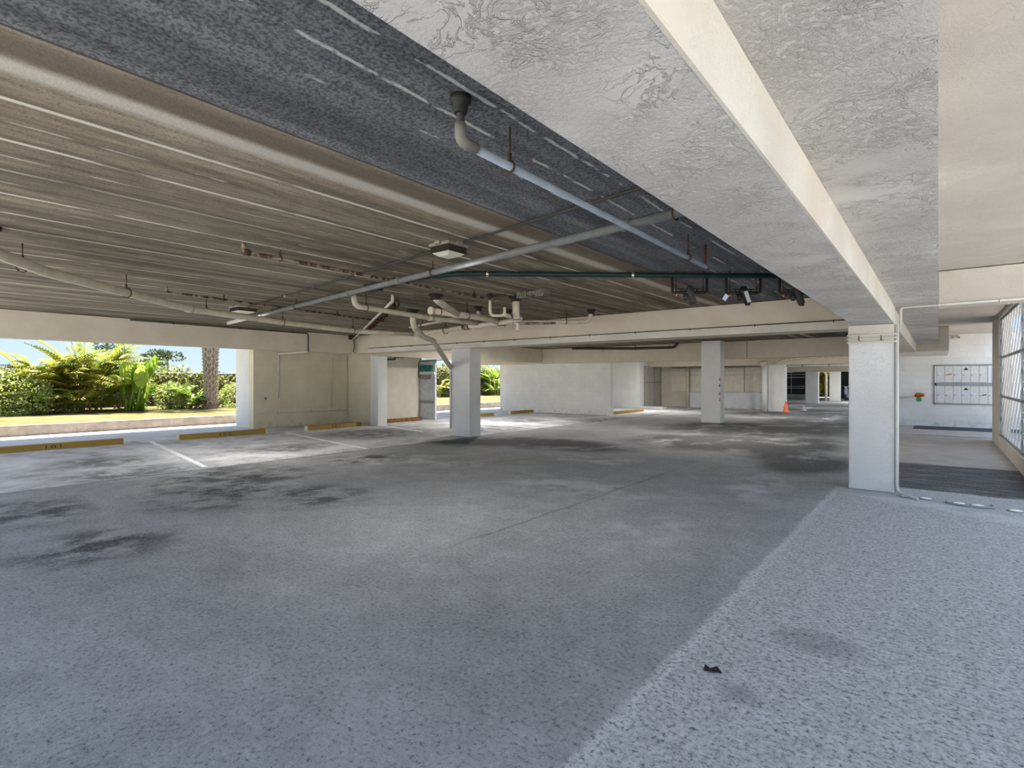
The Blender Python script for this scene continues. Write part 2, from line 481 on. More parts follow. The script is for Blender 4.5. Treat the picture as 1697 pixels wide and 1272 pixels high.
# ================================================================ mesh helpers
class MB:
    def __init__(s):
        s.bm = bmesh.new()

    def box(s, x0, x1, y0, y1, z0, z1):
        vs = [s.bm.verts.new((a, b, c)) for a in (x0, x1) for b in (y0, y1) for c in (z0, z1)]
        for f in ((0, 1, 3, 2), (4, 6, 7, 5), (0, 4, 5, 1), (2, 3, 7, 6), (0, 2, 6, 4), (1, 5, 7, 3)):
            s.bm.faces.new([vs[i] for i in f])
        return s

    def bar(s, a, b, w, h=None, up=(0, 0, 1)):
        a, b = V(a), V(b)
        h = h or w
        d = (b - a).normalized()
        up = V(up)
        if abs(d.dot(up)) > 0.98:
            up = V((0, 1, 0))
        r = d.cross(up).normalized() * w / 2
        u = r.cross(d).normalized() * h / 2
        vs = [s.bm.verts.new(p + i * r + j * u) for p in (a, b) for i, j in ((-1, -1), (1, -1), (1, 1), (-1, 1))]
        for f in ((0, 3, 2, 1), (4, 5, 6, 7), (0, 1, 5, 4), (1, 2, 6, 5), (2, 3, 7, 6), (3, 0, 4, 7)):
            s.bm.faces.new([vs[i] for i in f])
        return s

    def tube(s, pts, r, seg=12, bend=None, cap=True):
        """pipe along a polyline with rounded bends; r may be a list"""
        P = [V(p) for p in pts]
        R = r if isinstance(r, (list, tuple)) else None
        if bend is None:
            bend = (R[0] if R else r) * 2.2
        if R is None and len(P) > 2 and bend > 0:
            Q = [P[0]]
            for i in range(1, len(P) - 1):
                a, b, c = P[i - 1], P[i], P[i + 1]
                la, lc = (a - b).length, (c - b).length
                k = min(bend, la * 0.45, lc * 0.45)
                p0, p2 = b + (a - b).normalized() * k, b + (c - b).normalized() * k
                for q in range(5):
                    u = q / 4
                    Q.append(p0 * (1 - u) ** 2 + b * 2 * u * (1 - u) + p2 * u * u)
            Q.append(P[-1])
            P = Q
        n = len(P)
        rr = R if R else [r] * n
        prev = None
        up = None
        rings = []
        for i in range(n):
            d = ((P[min(i + 1, n - 1)] - P[i]).normalized() + (P[i] - P[max(i - 1, 0)]).normalized())
            d = d.normalized() if d.length > 1e-6 else V((0, 0, 1))
            if up is None:
                up = V((0, 0, 1)) if abs(d.z) < 0.9 else V((0, 1, 0))
            a = d.cross(up).normalized()
            up = a.cross(d).normalized()
            rings.append([s.bm.verts.new(P[i] + (a * math.cos(2 * math.pi * k / seg) + up * math.sin(2 * math.pi * k / seg)) * rr[i]) for k in range(seg)])
        for i in range(n - 1):
            for k in range(seg):
                f = s.bm.faces.new([rings[i][k], rings[i][(k + 1) % seg], rings[i + 1][(k + 1) % seg], rings[i + 1][k]])
                f.smooth = True
        if cap:
            s.bm.faces.new(rings[0][::-1])
            s.bm.faces.new(rings[-1])
        return s

    def torus(s, c, R, r, axis=(0, 0, 1), seg=20, a0=0.0, a1=2 * math.pi):
        ax = V(axis).normalized()
        u = ax.orthogonal().normalized()
        if abs(ax.z) < 0.9:
            u = V((0, 0, 1)) - ax * ax.z
            u.normalize()
        v = ax.cross(u)
        pts = [V(c) + (u * math.cos(a0 + (a1 - a0) * k / seg) + v * math.sin(a0 + (a1 - a0) * k / seg)) * R for k in range(seg + 1)]
        s.tube(pts, [r] * len(pts), 6, cap=True)
        return s

    def prism(s, prof, y0, y1, axis='y'):
        """profile (x,z) extruded along y"""
        a = [s.bm.verts.new((p[0], y0, p[1])) for p in prof]
        b = [s.bm.verts.new((p[0], y1, p[1])) for p in prof]
        n = len(prof)
        for i in range(n):
            s.bm.faces.new([a[i], a[(i + 1) % n], b[(i + 1) % n], b[i]])
        s.bm.faces.new(a[::-1])
        s.bm.faces.new(b)
        return s

    def lathe(s, c, prof, seg=24):
        rings = [[s.bm.verts.new((c[0] + r * math.cos(2 * math.pi * k / seg), c[1] + r * math.sin(2 * math.pi * k / seg), c[2] + z)) for k in range(seg)] for r, z in prof]
        for i in range(len(rings) - 1):
            for k in range(seg):
                f = s.bm.faces.new([rings[i][k], rings[i][(k + 1) % seg], rings[i + 1][(k + 1) % seg], rings[i + 1][k]])
                f.smooth = True
        s.bm.faces.new(rings[0][::-1])
        s.bm.faces.new(rings[-1])
        return s

    def build(s, name, mat, parent=None, bevel=0.0):
        me = bpy.data.meshes.new(name)
        bmesh.ops.recalc_face_normals(s.bm, faces=s.bm.faces)
        if parent is not None:
            bmesh.ops.translate(s.bm, verts=s.bm.verts, vec=-V(parent.location))
        s.bm.to_mesh(me)
        s.bm.free()
        me.materials.append(mat)
        o = bpy.data.objects.new(name, me)
        COL.objects.link(o)
        if parent is not None:
            o.parent = root_of(parent, o)
        if bevel:
            md = o.modifiers.new('edge', 'BEVEL')
            md.width = bevel
            md.segments = 2
            md.limit_method = 'ANGLE'
        return o


def root_of(p, o):
    return p


def tag(o, label, cat, group=None, kind=None):
    if label:
        o['label'] = label
    if cat:
        o['category'] = cat
    if group:
        o['group'] = group
    if kind:
        o['kind'] = kind
    return o


def thing(name, label, cat, loc, group=None):
    o = bpy.data.objects.new(name, None)
    o.empty_display_size = 0.1
    COL.objects.link(o)
    o.location = loc
    return tag(o, label, cat, group)


def sub(mb, name, mat, part, bevel=0.0):
    """a sub-part: child of a part (parts sit at their thing's origin)"""
    root = part.parent
    me = bpy.data.meshes.new(name)
    bmesh.ops.recalc_face_normals(mb.bm, faces=mb.bm.faces)
    bmesh.ops.translate(mb.bm, verts=mb.bm.verts, vec=-V(root.location))
    mb.bm.to_mesh(me)
    mb.bm.free()
    me.materials.append(mat)
    o = bpy.data.objects.new(name, me)
    COL.objects.link(o)
    o.parent = part
    return o


def struct(name, mb, mat, bevel=0.0, label=None):
    o = mb.build(name, mat, None, bevel)
    o['kind'] = 'structure'
    if label:
        o['label'] = label
    return o


def copy_tree(o, parent=None):
    c = o.copy()
    COL.objects.link(c)
    if parent is not None:
        c.parent = parent
    for ch in list(o.children):
        copy_tree(ch, c)
    return c


# ================================================================ large structure
CE = 2.94      # underside of the planks
BZ = 2.36      # underside of the beams
struct('floor', MB().box(-9.72, 1.45, -5.2, 52, -0.3, 0.0), M['asphalt'])
struct('floor_side', MB().box(1.45, 4.0, 9.3, 52, -0.3, 0.0), M['dark_ground'])
struct('floor_stalls', MB().box(-19.25, -9.72, -5.2, 30.2, -0.3, 0.008), M['stall'])
struct('floor_far', MB().box(-19.25, 4, 52, 75, -0.3, 0.0), M['far_floor'])
struct('floor_far_left', MB().box(-19.25, -9.72, 30.2, 52, -0.3, 0.004), M['far_floor'])
struct('floor_lobby', MB().box(-0.95, 3.6, 12.1, 18.4, -0.1, 0.012), M['lobby_floor'])
struct('floor_lobby_step', MB().box(-1.05, 3.6, 18.4, 22.0, -0.1, 0.03), M['lobby_floor'], 0.01)
struct('ceiling', MB().box(-18.98, -0.9, -0.6, 55.4, CE, CE + 0.35), M['ceiling'])
struct('ceiling_lobby', MB().box(-0.9, 1.35, -0.6, 22.4, CE, CE + 0.35), M['lobby_slab'])
# dropped soffit to the right of the near beam
struct('ceiling_soffit', MB().box(-0.47, 0.0, -0.6, 18.2, 2.49, CE), M['beam_stucco'])
struct('ceiling_duct', MB().box(-0.95, 0.22, 18.25, 21.9, 2.28, CE), M['beam_cream'])

# ground outdoors
struct('ground_driveway', MB().box(1.45, 60, -5.2, 9.3, -0.35, -0.01), M['outdoor'])
struct('ground_side', MB().box(4.0, 60, 9.3, 80, -0.35, -0.01), M['dark_ground'])
struct('ground_rear', MB().box(-60, 60, -60, -5.2, -0.35, -0.01), M['rear_ground'])
lawn = MB().box(-140, -19.45, -5.2, 160, -0.3, 0.26).build('lawn', M['lawn'])
tag(lawn, 'dry yellow-green lawn beyond the low block curb', 'grass', kind='stuff')
struct('trim_curb', MB().box(-19.45, -19.2, -5.2, 60, -0.3, 0.30), M['curb'], 0.01)

# walls
struct('wall_left', MB().box(-16.85, -16.6, 8.1, 11.75, 0, CE), M['wall_warm'])
struct('wall_left_wing', MB().box(-17.75, -16.86, 8.1, 8.35, 0, CE), M['column'])
struct('wall_left_return', MB().box(-16.6, -14.84, 11.5, 11.7, 0, CE), M['wall_warm'])
struct('wall_left_inner', MB().box(-16.05, -15.8, 11.75, 14.3, 0, CE), M['wall_plain'])
struct('wall_middle', MB().box(-17.05, -10.95, 20.6, 20.85, 0, BZ), M['wall'])
struct('wall_store', MB().box(-14.3, -12.64, 27.1, 29.95, 0, CE), M['column'])
struct('wall_far', MB().box(-12.62, -6.95, 30.0, 30.2, 0, CE), M['wall_plain'])
struct('wall_far_low', MB().box(-10.95, -7.0, 29.7, 30.0, 0, 0.86), M['wall_blue'])
struct('wall_back', MB().box(-1.3, 3.6, 21.9, 22.15, 0, CE), M['wall'])
struct('wall_lobby_left', MB().box(-1.3, -1.06, 18.6, 21.9, 0, CE), M['wall'])
# right wall with the screen opening
rw = MB()
rw.box(1.05, 1.25, 9.3, 17.9, 0, 0.27)
rw.box(1.05, 1.25, 9.3, 17.9, 2.86, CE)
rw.box(1.05, 1.25, 16.0, 17.9, 0.27, 2.86)
struct('wall_right', rw, M['wall_plain'])
struct('wall_far_dark', MB().box(-6.35, -2.5, 52, 52.2, 0, CE), M['dark_room'])
struct('wall_far_end', MB().box(-16, 3, 58, 58.3, 0, CE), M['dark_room'])


# ---------------------------------------------------------------- beams and columns
def beam(label, dims, mat, bev=0.008):
    o = MB().box(*dims).build('ceiling_beam', mat, None, bev)
    return tag(o, label, 'beam', 'concrete ceiling beams')


# near beam: stucco underside, cream painted side
nb = thing('ceiling_beam', 'wide near beam with rough stucco underside running overhead to the nearest column', 'beam', (-0.68, 2.0, 2.26), 'concrete ceiling beams')
b_ = MB().box(-0.92, -0.47, -0.6, 9.0, 2.26, CE).build('beam_body', M['beam_stucco'], nb)
b_ = MB().box(-0.472, -0.46, -0.6, 9.0, 2.259, 2.49).build('side_face', M['beam_cream'], nb)
b_['label'] = 'cream painted side face'
beam('beam continuing behind the nearest column into the mail lobby', (-0.92, -0.47, 9.35, 18.25, 2.26, CE), M['beam_cream'])
beam('cream cross beam over the lobby entrance with a thin conduit along its lower edge', (0.001, 1.3, 9.03, 9.5, 2.49, CE - 0.01), M['beam_cream'])
beam('long cross beam beyond the pipes, from the left wall to the nearest column', (-14.7, -0.93, 10.5, 11.1, BZ, CE - 0.01), M['beam'])
beam('left edge beam above the open garden side', (-15.1, -14.7, -0.6, 10.49, BZ, CE - 0.01), M['beam'])
beam('shaded edge beam seen beyond the middle column above the garden gap', (-14.7, -14.3, 11.11, 20.3, 2.3, CE - 0.01), M['beam'])
beam('beam from the white partition wall to the column with red marks', (-18.6, -6.7, 20.35, 20.8, 2.26, CE - 0.01), M['beam'])
beam('beam right of the column with red marks, with a vertical joint', (-6.69, -0.93, 20.5, 20.95, 2.3, CE - 0.01), M['beam'])
beam('beam on top of the column with the funnel-topped pipe', (-14.2, -1.3, 28.3, 28.8, 2.25, CE - 0.01), M['beam'])
beam('farthest beam above the two distant columns', (-14.2, -1.3, 40.0, 40.5, 2.06, 2.6), M['beam'])
MB().box(-5.42, -5.40, 20.485, 20.5, 2.3, CE - 0.02).build('joint', M['seam'], bpy.data.objects['ceiling_beam.006'])
for o in [bpy.data.objects['joint']]:
    o.parent = bpy.data.objects['ceiling_beam.006']


def column(label, dims, mat=None):
    o = MB().box(*dims).build('concrete_column', mat or M['column'], None, 0.012)
    return tag(o, label, 'column', 'white concrete columns')


# nearest column with capital and wrapped conduits
nc = thing('concrete_column', 'nearest white stucco column, with conduits wrapped around its top', 'column', (-0.7, 9.0, 0), 'white concrete columns')
MB().box(-0.98, -0.46, 8.78, 9.3, 0, 2.05).build('shaft', M['column'], nc, 0.015)
cp = MB().box(-0.985, -0.455, 8.765, 9.32, 2.0, 2.258).build('capital', M['beam_cream'], nc, 0.01)
c1 = column('square white column standing in the middle of the garage beside the diagonal drain pipe', (-10.4, -9.72, 10.48, 10.92, 0, BZ))
cL = column('white column at the left wall corner under the beam junction', (-14.8, -14.4, 11.12, 11.5, 0, BZ))
c2 = thing('concrete_column', 'white column with four small red marks down its right edge', 'column', (-6.3, 19.6, 0), 'white concrete columns')
MB().box(-6.65, -5.98, 19.3, 19.75, 0, 2.9).build('shaft', M['column'], c2, 0.012)
for zz in (1.53, 1.32, 1.03, 0.83):
    MB().box(-6.02, -5.985, 19.285, 19.3, zz - 0.045, zz + 0.045).build('red_mark', M['red_valve'], c2)
column('white far column with an orange cone at its foot', (-6.5, -5.75, 28.3, 28.75, 0, 2.25))
column('distant white column, left of the narrow strip of yellow foliage', (-6.88, -6.15, 39.9, 40.4, 0, 2.06))
column('most distant white column, with a pipe down its left side', (-6.28, -5.6, 45.5, 46.0, 0, 2.2))

# fascia board low on the long cross beam, with thin conduit and clamps
fb = thing('fascia_conduit', 'thin conduit on a raised pale strip along the lower edge of the long cross beam', 'conduit', (-7.3, 10.5, 2.4))
MB().box(-14.0, -0.95, 10.46, 10.5, BZ + 0.002, 2.50).build('raised_strip', M['beam_cream'], fb)
MB().tube([(-14.0, 10.455, 2.505), (-0.95, 10.455, 2.505)], 0.009, 8).build('conduit', M['dark_conduit'], fb)
for xx in (-12.9, -12.0, -11.08, -10.14, -9.17, -8.17, -7.11, -6.06, -4.97, -3.81, -2.62, -1.38):
    MB().torus((xx, 10.44, 2.50), 0.024, 0.005, (1, 0, 0), 10, 0.3, 4.6).build('clamp', M['black'], fb)

# ---------------------------------------------------------------- painted stall lines
for lab, a, b in (('white stall line between the wheel stop numbered 101 and the one to its right', (-15.07, 4.84), (-9.9, 4.0)),
                  ('white stall line in front of the wheel stop by the left wall', (-14.64, 8.07), (-9.75, 7.24)),
                  ('faint white stall line starting at the left corner column', (-14.43, 11.3), (-11.7, 10.65)),
                  ('faint white stall line right of the middle column', (-12.6, 14.2), (-9.8, 13.7)),
                  ('faint white stall line in front of the white partition wall', (-12.6, 17.3), (-9.8, 16.5))):
    a, b = V((a[0], a[1], 0.0105)), V((b[0], b[1], 0.0105))
    n = int((b - a).length / 0.12)
    mb = MB()
    d = (b - a).normalized()
    pr = V((-d.y, d.x, 0))
    L, R = [], []
    for i in range(n + 1):
        p = a + (b - a) * i / n
        L.append(mb.bm.verts.new(p + pr * (0.05 + random.uniform(-0.008, 0.008))))
        R.append(mb.bm.verts.new(p - pr * (0.05 + random.uniform(-0.008, 0.008))))
    for i in range(n):
        mb.bm.faces.new([L[i], R[i], R[i + 1], L[i + 1]])
    tag(mb.build('painted_line', M['white_line']), lab, 'line', 'painted stall lines')


# ---------------------------------------------------------------- wheel stops
def text_mesh(s, size, mat):
    cu = bpy.data.curves.new('number', 'FONT')
    cu.body = s
    cu.size = size
    cu.extrude = 0.001
    cu.align_x = 'CENTER'
    cu.align_y = 'CENTER'
    tmp = bpy.data.objects.new('number', cu)
    COL.objects.link(tmp)
    dg = bpy.context.evaluated_depsgraph_get()
    dg.update()
    me = bpy.data.meshes.new_from_object(tmp.evaluated_get(dg))
    bpy.data.objects.remove(tmp)
    me.materials.clear()
    me.materials.append(mat)
    return me


def wheel_stop(label, x, y0, y1, num=None, mat='yellow', tilt=0.0):
    t = thing('wheel_stop', label, 'wheel stop', (x, (y0 + y1) / 2, 0.008), 'parking wheel stops')
    prof = [(x - 0.09, 0.008), (x + 0.09, 0.008), (x + 0.075, 0.12), (x + 0.05, 0.135), (x - 0.05, 0.135), (x - 0.075, 0.12)]
    MB().prism(prof, y0 + 0.01, y1 - 0.01).build('beam_body', M[mat], t, 0.006)
    p2 = [(a, b) for a, b in prof]
    for q in (y0, y1):
        MB().prism(p2, q, q + (0.012 if q == y0 else -0.012)).build('end_face', M['yellow_end'] if mat == 'yellow' else M[mat], t)
    if num:
        for k, ch in enumerate(num):
            me = text_mesh(ch, 0.14, M['black_ink'])
            o = bpy.data.objects.new('digit', me)
            COL.objects.link(o)
            o.parent = t
            o.scale = (1.3, 0.75, 1)
            o.location = (0.0842, (k - 1) * 0.125, 0.058)
            o.rotation_euler = (math.pi / 2 - 0.13, 0, math.pi / 2)
    t.rotation_euler = (0, 0, tilt)
    return t


wheel_stop('long yellow wheel stop marked 101, nearest on the open garden side', -15.1, 2.0 - 0.3, 4.28, '101')
wheel_stop('yellow wheel stop between the two left stall lines, in front of the pier', -14.95, 5.39, 7.62, '102')
wheel_stop('yellow wheel stop marked 201, against the left block wall', -14.85, 8.8, 10.8, '201', tilt=0.04)
wheel_stop('rust-orange stained wheel stop right of the left corner column', -15.2, 12.1, 13.7, None, 'rust_stop')
wheel_stop('yellow wheel stop just right of the middle column, before the garden gap', -14.8, 15.6, 17.4)
wheel_stop('small yellow wheel stop in front of the white partition wall', -14.9, 18.7, 20.3, tilt=-0.06)
wheel_stop('yellow wheel stop beyond the end of the white partition wall', -11.2, 21.2, 24.3)


# ================================================================ overhead pipes
def rod(mb, x, y, z0, z1, r=0.006):
    mb.tube([(x, y, z0), (x, y, z1)], r, 6)


def hanger(t, x, y, z, R, axis):
    """threaded rod, clevis loop around the pipe"""
    mb = MB()
    rod(mb, x, y, z + R, CE)
    mb.torus((x, y, z), R + 0.008, 0.007, axis, 16)
    mb.tube([(x, y, z + R + 0.005), (x, y, z + R + 0.05)], 0.012, 6)
    return mb.build('hanger', M['rust'], t)


def coll(t, p, d, R, L, mat, name='coupling'):
    p, d = V(p), V(d).normalized()
    return MB().tube([p - d * L / 2, p + d * L / 2], R, 14).build(name, mat, t)


def flange(t, x, y, r, z=None):
    z = CE if z is None else z
    return MB().lathe((x, y, z - 0.09), [(r * 1.15, 0), (r * 1.35, 0.02), (r * 1.35, 0.05), (r * 1.9, 0.055), (r * 1.9, 0.089)], 16).build('floor_flange', M['black'], t)


# long grey pipe crossing the ceiling
p = thing('ceiling_pipe', 'long grey pipe crossing the whole ceiling diagonally below the light', 'pipe', (-6, 4.7, 2.80))
MB().tube([(-12.63, 5.59, 2.80), (-5.66, 4.62, 2.80), (-0.93, 3.99, 2.80)], 0.038, 14, bend=0).build('pipe_run', M['grey_pipe'], p)
ex = V((4.73, -0.63, 0))
for (hx, hy) in ((-8.85, 5.07), (-4.78, 4.5), (-1.61, 4.09)):
    hanger(p, hx, hy, 2.80, 0.04, (1, -0.14, 0))
for (hx, hy) in ((-5.52, 4.60), (-2.05, 4.14), (-6.9, 4.8), (-10.5, 5.29)):
    coll(p, (hx, hy, 2.8), ex, 0.048, 0.09, M['grey_pipe'])
MB().tube([(-12.63, 5.59, 2.80), (-11.2, 5.388, 2.80)], 0.040, 14).build('pipe_end', M['conduit_paint'], p)['label'] = 'pale painted end of the pipe'

# dark green sprinkler pipe with three valve sets
p = thing('sprinkler_pipe', 'dark green pipe running level across the ceiling above the three valve sets', 'pipe', (-3.5, 6.2, 2.88))
g = [(-12.2, 5.78, 2.88), (-7.8, 5.18, 2.88), (-5.4, 4.90, 2.88), (-4.85, 5.05, 2.88), (-0.93, 8.42, 2.88)]
MB().tube(g, 0.034, 14, bend=0.2).build('pipe_run', M['green_pipe'], p)
gd = V((3.92, 3.37, 0)).normalized()
for q in (0.35, 2.25, 4.45):
    pp = V((-4.85, 5.05, 2.88)) + gd * q
    coll(p, pp, gd, 0.04, 0.03, M['galv'], 'strap')
for q in ((-9.6, 5.43), (-6.5, 5.03)):
    coll(p, (q[0], q[1], 2.88), (-4.4, 0.6, 0), 0.04, 0.04, M['galv'], 'strap')
MB().box(-6.75, -6.45, 4.96, 5.08, 2.83, 2.93).build('junction_block', M['black'], p)

# thin conduit feeding the light
p = thing('electrical_conduit', 'thin dark conduit running across the ceiling through the square light', 'conduit', (-6, 4.4, 2.92))
MB().tube([(-10.53, 5.02, 2.915), (-4.35, 4.10, 2.915)], 0.014, 8).build('conduit_run', M['dark_conduit'], p)
MB().tube([(-3.8, 4.02, 2.915), (-0.93, 3.57, 2.915)], 0.014, 8).build('conduit_run', M['dark_conduit'], p)
for q in ((-8.6, 4.735), (-6.1, 4.36), (-2.2, 3.77)):
    coll(p, (q[0], q[1], 2.915), (1, -0.15, 0), 0.02, 0.06, M['galv'], 'coupling')

# pale blue pipe
p = thing('ceiling_pipe', 'pale blue straight pipe close overhead, hanging above the long grey pipe crossing', 'pipe', (-1.93, 3.9, 2.715))
MB().tube([(-1.90, 1.98, 2.80), (-1.90, 1.98, 2.715), (-1.905, 2.1, 2.715)], 0.03, 14, bend=0.05).build('elbow', M['grey_fix'], p)
MB().tube([(-1.905, 2.05, 2.715), (-1.95, 5.8, 2.715)], 0.024, 14).build('pipe_run', M['blue_pipe'], p)
flange(p, -1.90, 1.98, 0.028)
rod_ = MB()
rod(rod_, -1.90, 1.98, 2.78, CE, 0.022)
rod_.build('riser', M['dark_conduit'], p)
hanger(p, -1.915, 2.40, 2.715, 0.024, (0, 1, 0))
hanger(p, -1.94, 5.26, 2.715, 0.024, (0, 1, 0))
mb = MB()
rod(mb, -1.95, 5.78, 2.715, CE, 0.016)
mb.build('riser', M['rust'], p)

# cream drain pipe on the left
p = thing('drain_pipe', 'cream drain pipe on the left hanging from rusty rods, bending down from the ceiling', 'pipe', (-9.0, 4.0, 2.70))
lp = [(-6.95, 0.9, CE), (-6.95, 0.9, 2.72), (-7.76, 1.48, 2.70), (-9.76, 3.75, 2.68), (-10.3, 5.66, 2.66), (-10.6, 7.7, 2.64), (-9.95, 8.75, 2.62)]
MB().tube(lp, 0.056, 16, bend=0.16).build('pipe_run', M['pvc'], p)
flange(p, -6.95, 0.9, 0.055)
coll(p, (-9.68, 3.66, 2.68), (-2, 2.27, 0), 0.066, 0.12, M['pvc'])
for (hx, hy, hz, ax) in ((-7.55, 1.25, 2.705, (-0.8, 0.9, 0)), (-8.65, 2.49, 2.69, (-2, 2.27, 0)), (-9.86, 4.0, 2.68, (-0.3, 1, 0)), (-10.28, 5.6, 2.66, (-0.2, 1, 0)), (-10.56, 7.45, 2.64, (-0.15, 1, 0))):
    hanger(p, hx, hy, hz, 0.06, ax)

# rust flaked pipe
p = thing('ceiling_pipe', 'thin rust-flaked pipe running straight below the planks, left of the green pipe', 'pipe', (-5.78, 4.7, 2.84))
MB().tube([(-5.72, 2.69, CE), (-5.72, 2.69, 2.85), (-5.8, 6.85, 2.84)], 0.021, 10, bend=0.05).build('pipe_run', M['rust_pipe'], p)
coll(p, (-5.722, 2.72, 2.85), (0, 1, 0), 0.036, 0.07, M['rust'], 'rusty_elbow')
hanger(p, -5.735, 3.1, 2.85, 0.022, (0, 1, 0))
hanger(p, -5.79, 6.35, 2.84, 0.022, (0, 1, 0))
coll(p, (-5.76, 4.72, 2.845), (0, 1, 0), 0.034, 0.06, M['rust'])

p = thing('ceiling_pipe', 'thin dark pipe with a short upturned end beside the small far light', 'pipe', (-9.8, 5.2, 2.86))
MB().tube([(-9.3, 3.2, CE), (-9.3, 3.2, 2.86), (-9.95, 7.9, 2.85)], 0.018, 10, bend=0.05).build('pipe_run', M['rust_pipe'], p)
hanger(p, -9.42, 4.1, 2.86, 0.02, (-0.1, 1, 0))
hanger(p, -9.75, 6.5, 2.855, 0.02, (-0.1, 1, 0))

# dark conduit on the left edge beam turning down and along the wall
p = thing('electrical_conduit', 'dark conduit along the left edge beam, turning down then white on the wall', 'conduit', (-14.7, 7.5, 2.6))
MB().tube([(-14.66, 4.3, 2.90), (-14.66, 8.79, 2.89), (-14.66, 8.79, 2.345)], 0.02, 10, bend=0.08).build('conduit_run', M['dark_green'], p)
MB().tube([(-14.66, 8.79, 2.345), (-16.55, 8.88, 2.345), (-16.57, 8.88, 0.92)], 0.02, 10, bend=0.05).build('lower_conduit', M['conduit_paint'], p)['label'] = 'white painted lower conduit'
for q in (5.2, 6.8, 8.3):
    coll(p, (-14.66, q, 2.895), (0, 1, 0), 0.026, 0.03, M['rust'], 'strap')

# thin white pipe slanting with a tangle of rusty strapping
p = thing('ceiling_pipe', 'thin white slanting pipe with rusty coiled strapping beside it, ending at the beam corner', 'pipe', (-9.8, 7.5, 2.8))
MB().tube([(-7.2, 5.86, CE), (-7.2, 5.86, 2.83), (-14.6, 10.3, 2.80)], 0.026, 10, bend=0.06).build('pipe_run', M['conduit_paint'], p)
mb = MB()
a, b = V((-7.3, 5.95, 2.84)), V((-12.0, 8.77, 2.82))
d = (b - a)
nrm = V((d.y, -d.x, 0)).normalized()
pts = []
for k in range(221):
    u = k / 220
    R_ = 0.075 * (0.6 + 0.5 * math.sin(k * 0.21) ** 2)
    pts.append(a + d * u + nrm * (R_ * math.cos(k * 0.75) + 0.06) + V((0, 0, R_ * math.sin(k * 0.75))))
mb.tube(pts, [0.016] * len(pts), 5)
mb.build('rusty_strapping', M['rust'], p)
p = thing('electrical_conduit', 'rusty conduit dropping at the beam corner and running white along the wall', 'conduit', (-14.7, 10.3, 2.5))
MB().tube([(-14.66, 10.3, 2.93), (-14.66, 10.36, 2.33), (-16.56, 10.82, 2.31), (-16.57, 10.82, 0.55)], 0.018, 8, bend=0.05).build('conduit_run', M['conduit_paint'], p)
MB().box(-14.69, -14.58, 10.2, 10.36, 2.80, 2.93).build('junction_box', M['rust'], p)
MB().tube([(-14.6, 10.33, 2.8), (-14.62, 10.38, 2.6), (-14.59, 10.3, 2.4)], 0.012, 6).build('loose_cable', M['rust'], p)

p = thing('electrical_conduit', 'white conduit running level low along the left block wall', 'conduit', (-16.6, 9.6, 0.45))
MB().tube([(-16.58, 8.12, 0.46), (-16.58, 11.47, 0.44)], 0.013, 8).build('conduit_run', M['conduit_paint'], p)
for q in (8.9, 10.1, 11.2):
    MB().box(-16.6, -16.55, q - 0.03, q + 0.03, 0.42, 0.50).build('conduit_box', M['conduit_paint'], p)
p = thing('electrical_conduit', 'white vertical conduit in the left wall corner behind the corner column', 'conduit', (-16.57, 11.44, 1))
MB().tube([(-16.57, 11.46, 0.3), (-16.57, 11.46, 2.33)], 0.013, 8).build('conduit_run', M['conduit_paint'], p)
p = thing('outlet_box', 'small dark electrical outlet on the left block wall', 'outlet', (-16.6, 8.46, 0.93))
MB().box(-16.6, -16.55, 8.41, 8.51, 0.87, 0.99).build('outlet_body', M['conduit_paint'], p)
MB().box(-16.552, -16.545, 8.435, 8.485, 0.90, 0.96).build('socket', M['black'], p)

# cream drain pipe parallel
p = thing('drain_pipe', 'cream pipe dropping from the ceiling and running straight, crossed by the slanting white pipe', 'pipe', (-7.5, 6.5, 2.7))
MB().tube([(-7.49, 5.3, CE), (-7.49, 5.32, 2.72), (-7.61, 7.24, 2.69), (-7.5, 8.5, 2.68)], 0.046, 14, bend=0.14).build('pipe_run', M['pvc'], p)
hanger(p, -7.5, 5.55, 2.71, 0.05, (0, 1, 0))
coll(p, (-7.6, 7.1, 2.69), (0, 1, 0), 0.056, 0.1, M['pvc'])

# wye with big flange
p = thing('drain_pipe', 'thick cream wye-shaped drain hanging from black rings below a black ceiling flange', 'pipe', (-6.85, 7.2, 2.7))
MB().tube([(-6.85, 6.42, 2.70), (-6.83, 7.9, 2.69), (-7.0, 8.6, 2.66)], 0.056, 14, bend=0.15).build('pipe_run', M['pvc'], p)
MB().tube([(-6.62, 6.30, CE), (-6.64, 6.34, 2.86), (-6.84, 7.05, 2.70)], 0.062, 14, bend=0.12).build('branch', M['pvc'], p)
coll(p, (-6.85, 6.42, 2.7), (0, 1, 0), 0.068, 0.06, M['pvc'], 'end_cap')
flange(p, -6.62, 6.3, 0.062)
hanger(p, -6.85, 6.6, 2.70, 0.062, (0, 1, 0))
hanger(p, -6.83, 7.3, 2.70, 0.062, (0, 1, 0))

# column drain
p = thing('drain_pipe', 'cream drain with shiny steel bands slanting down to the middle column', 'pipe', (-9.5, 8.9, 2.5))
MB().tube([(-8.44, 7.40, CE), (-8.44, 7.40, 2.62), (-8.96, 8.15, 2.46), (-9.3, 8.75, 2.44), (-10.39, 10.44, 1.86)], 0.062, 14, bend=0.14).build('pipe_run', M['pvc'], p)
flange(p, -8.44, 7.40, 0.062)
for q in (0.15, 0.4, 0.65, 0.9):
    pp = V((-8.5, 7.49, 2.60)).lerp(V((-8.93, 8.1, 2.47)), q)
    coll(p, pp, (-0.43, 0.61, -0.13), 0.073, 0.035, M['galv'], 'steel_band')
coll(p, (-9.33, 8.8, 2.425), (-1.0, 1.6, -0.55), 0.074, 0.07, M['pvc'])
MB().tube([(-10.39, 10.44, 1.86), (-10.405, 10.46, 0.2)], 0.03, 10).build('downpipe', M['column'], p)

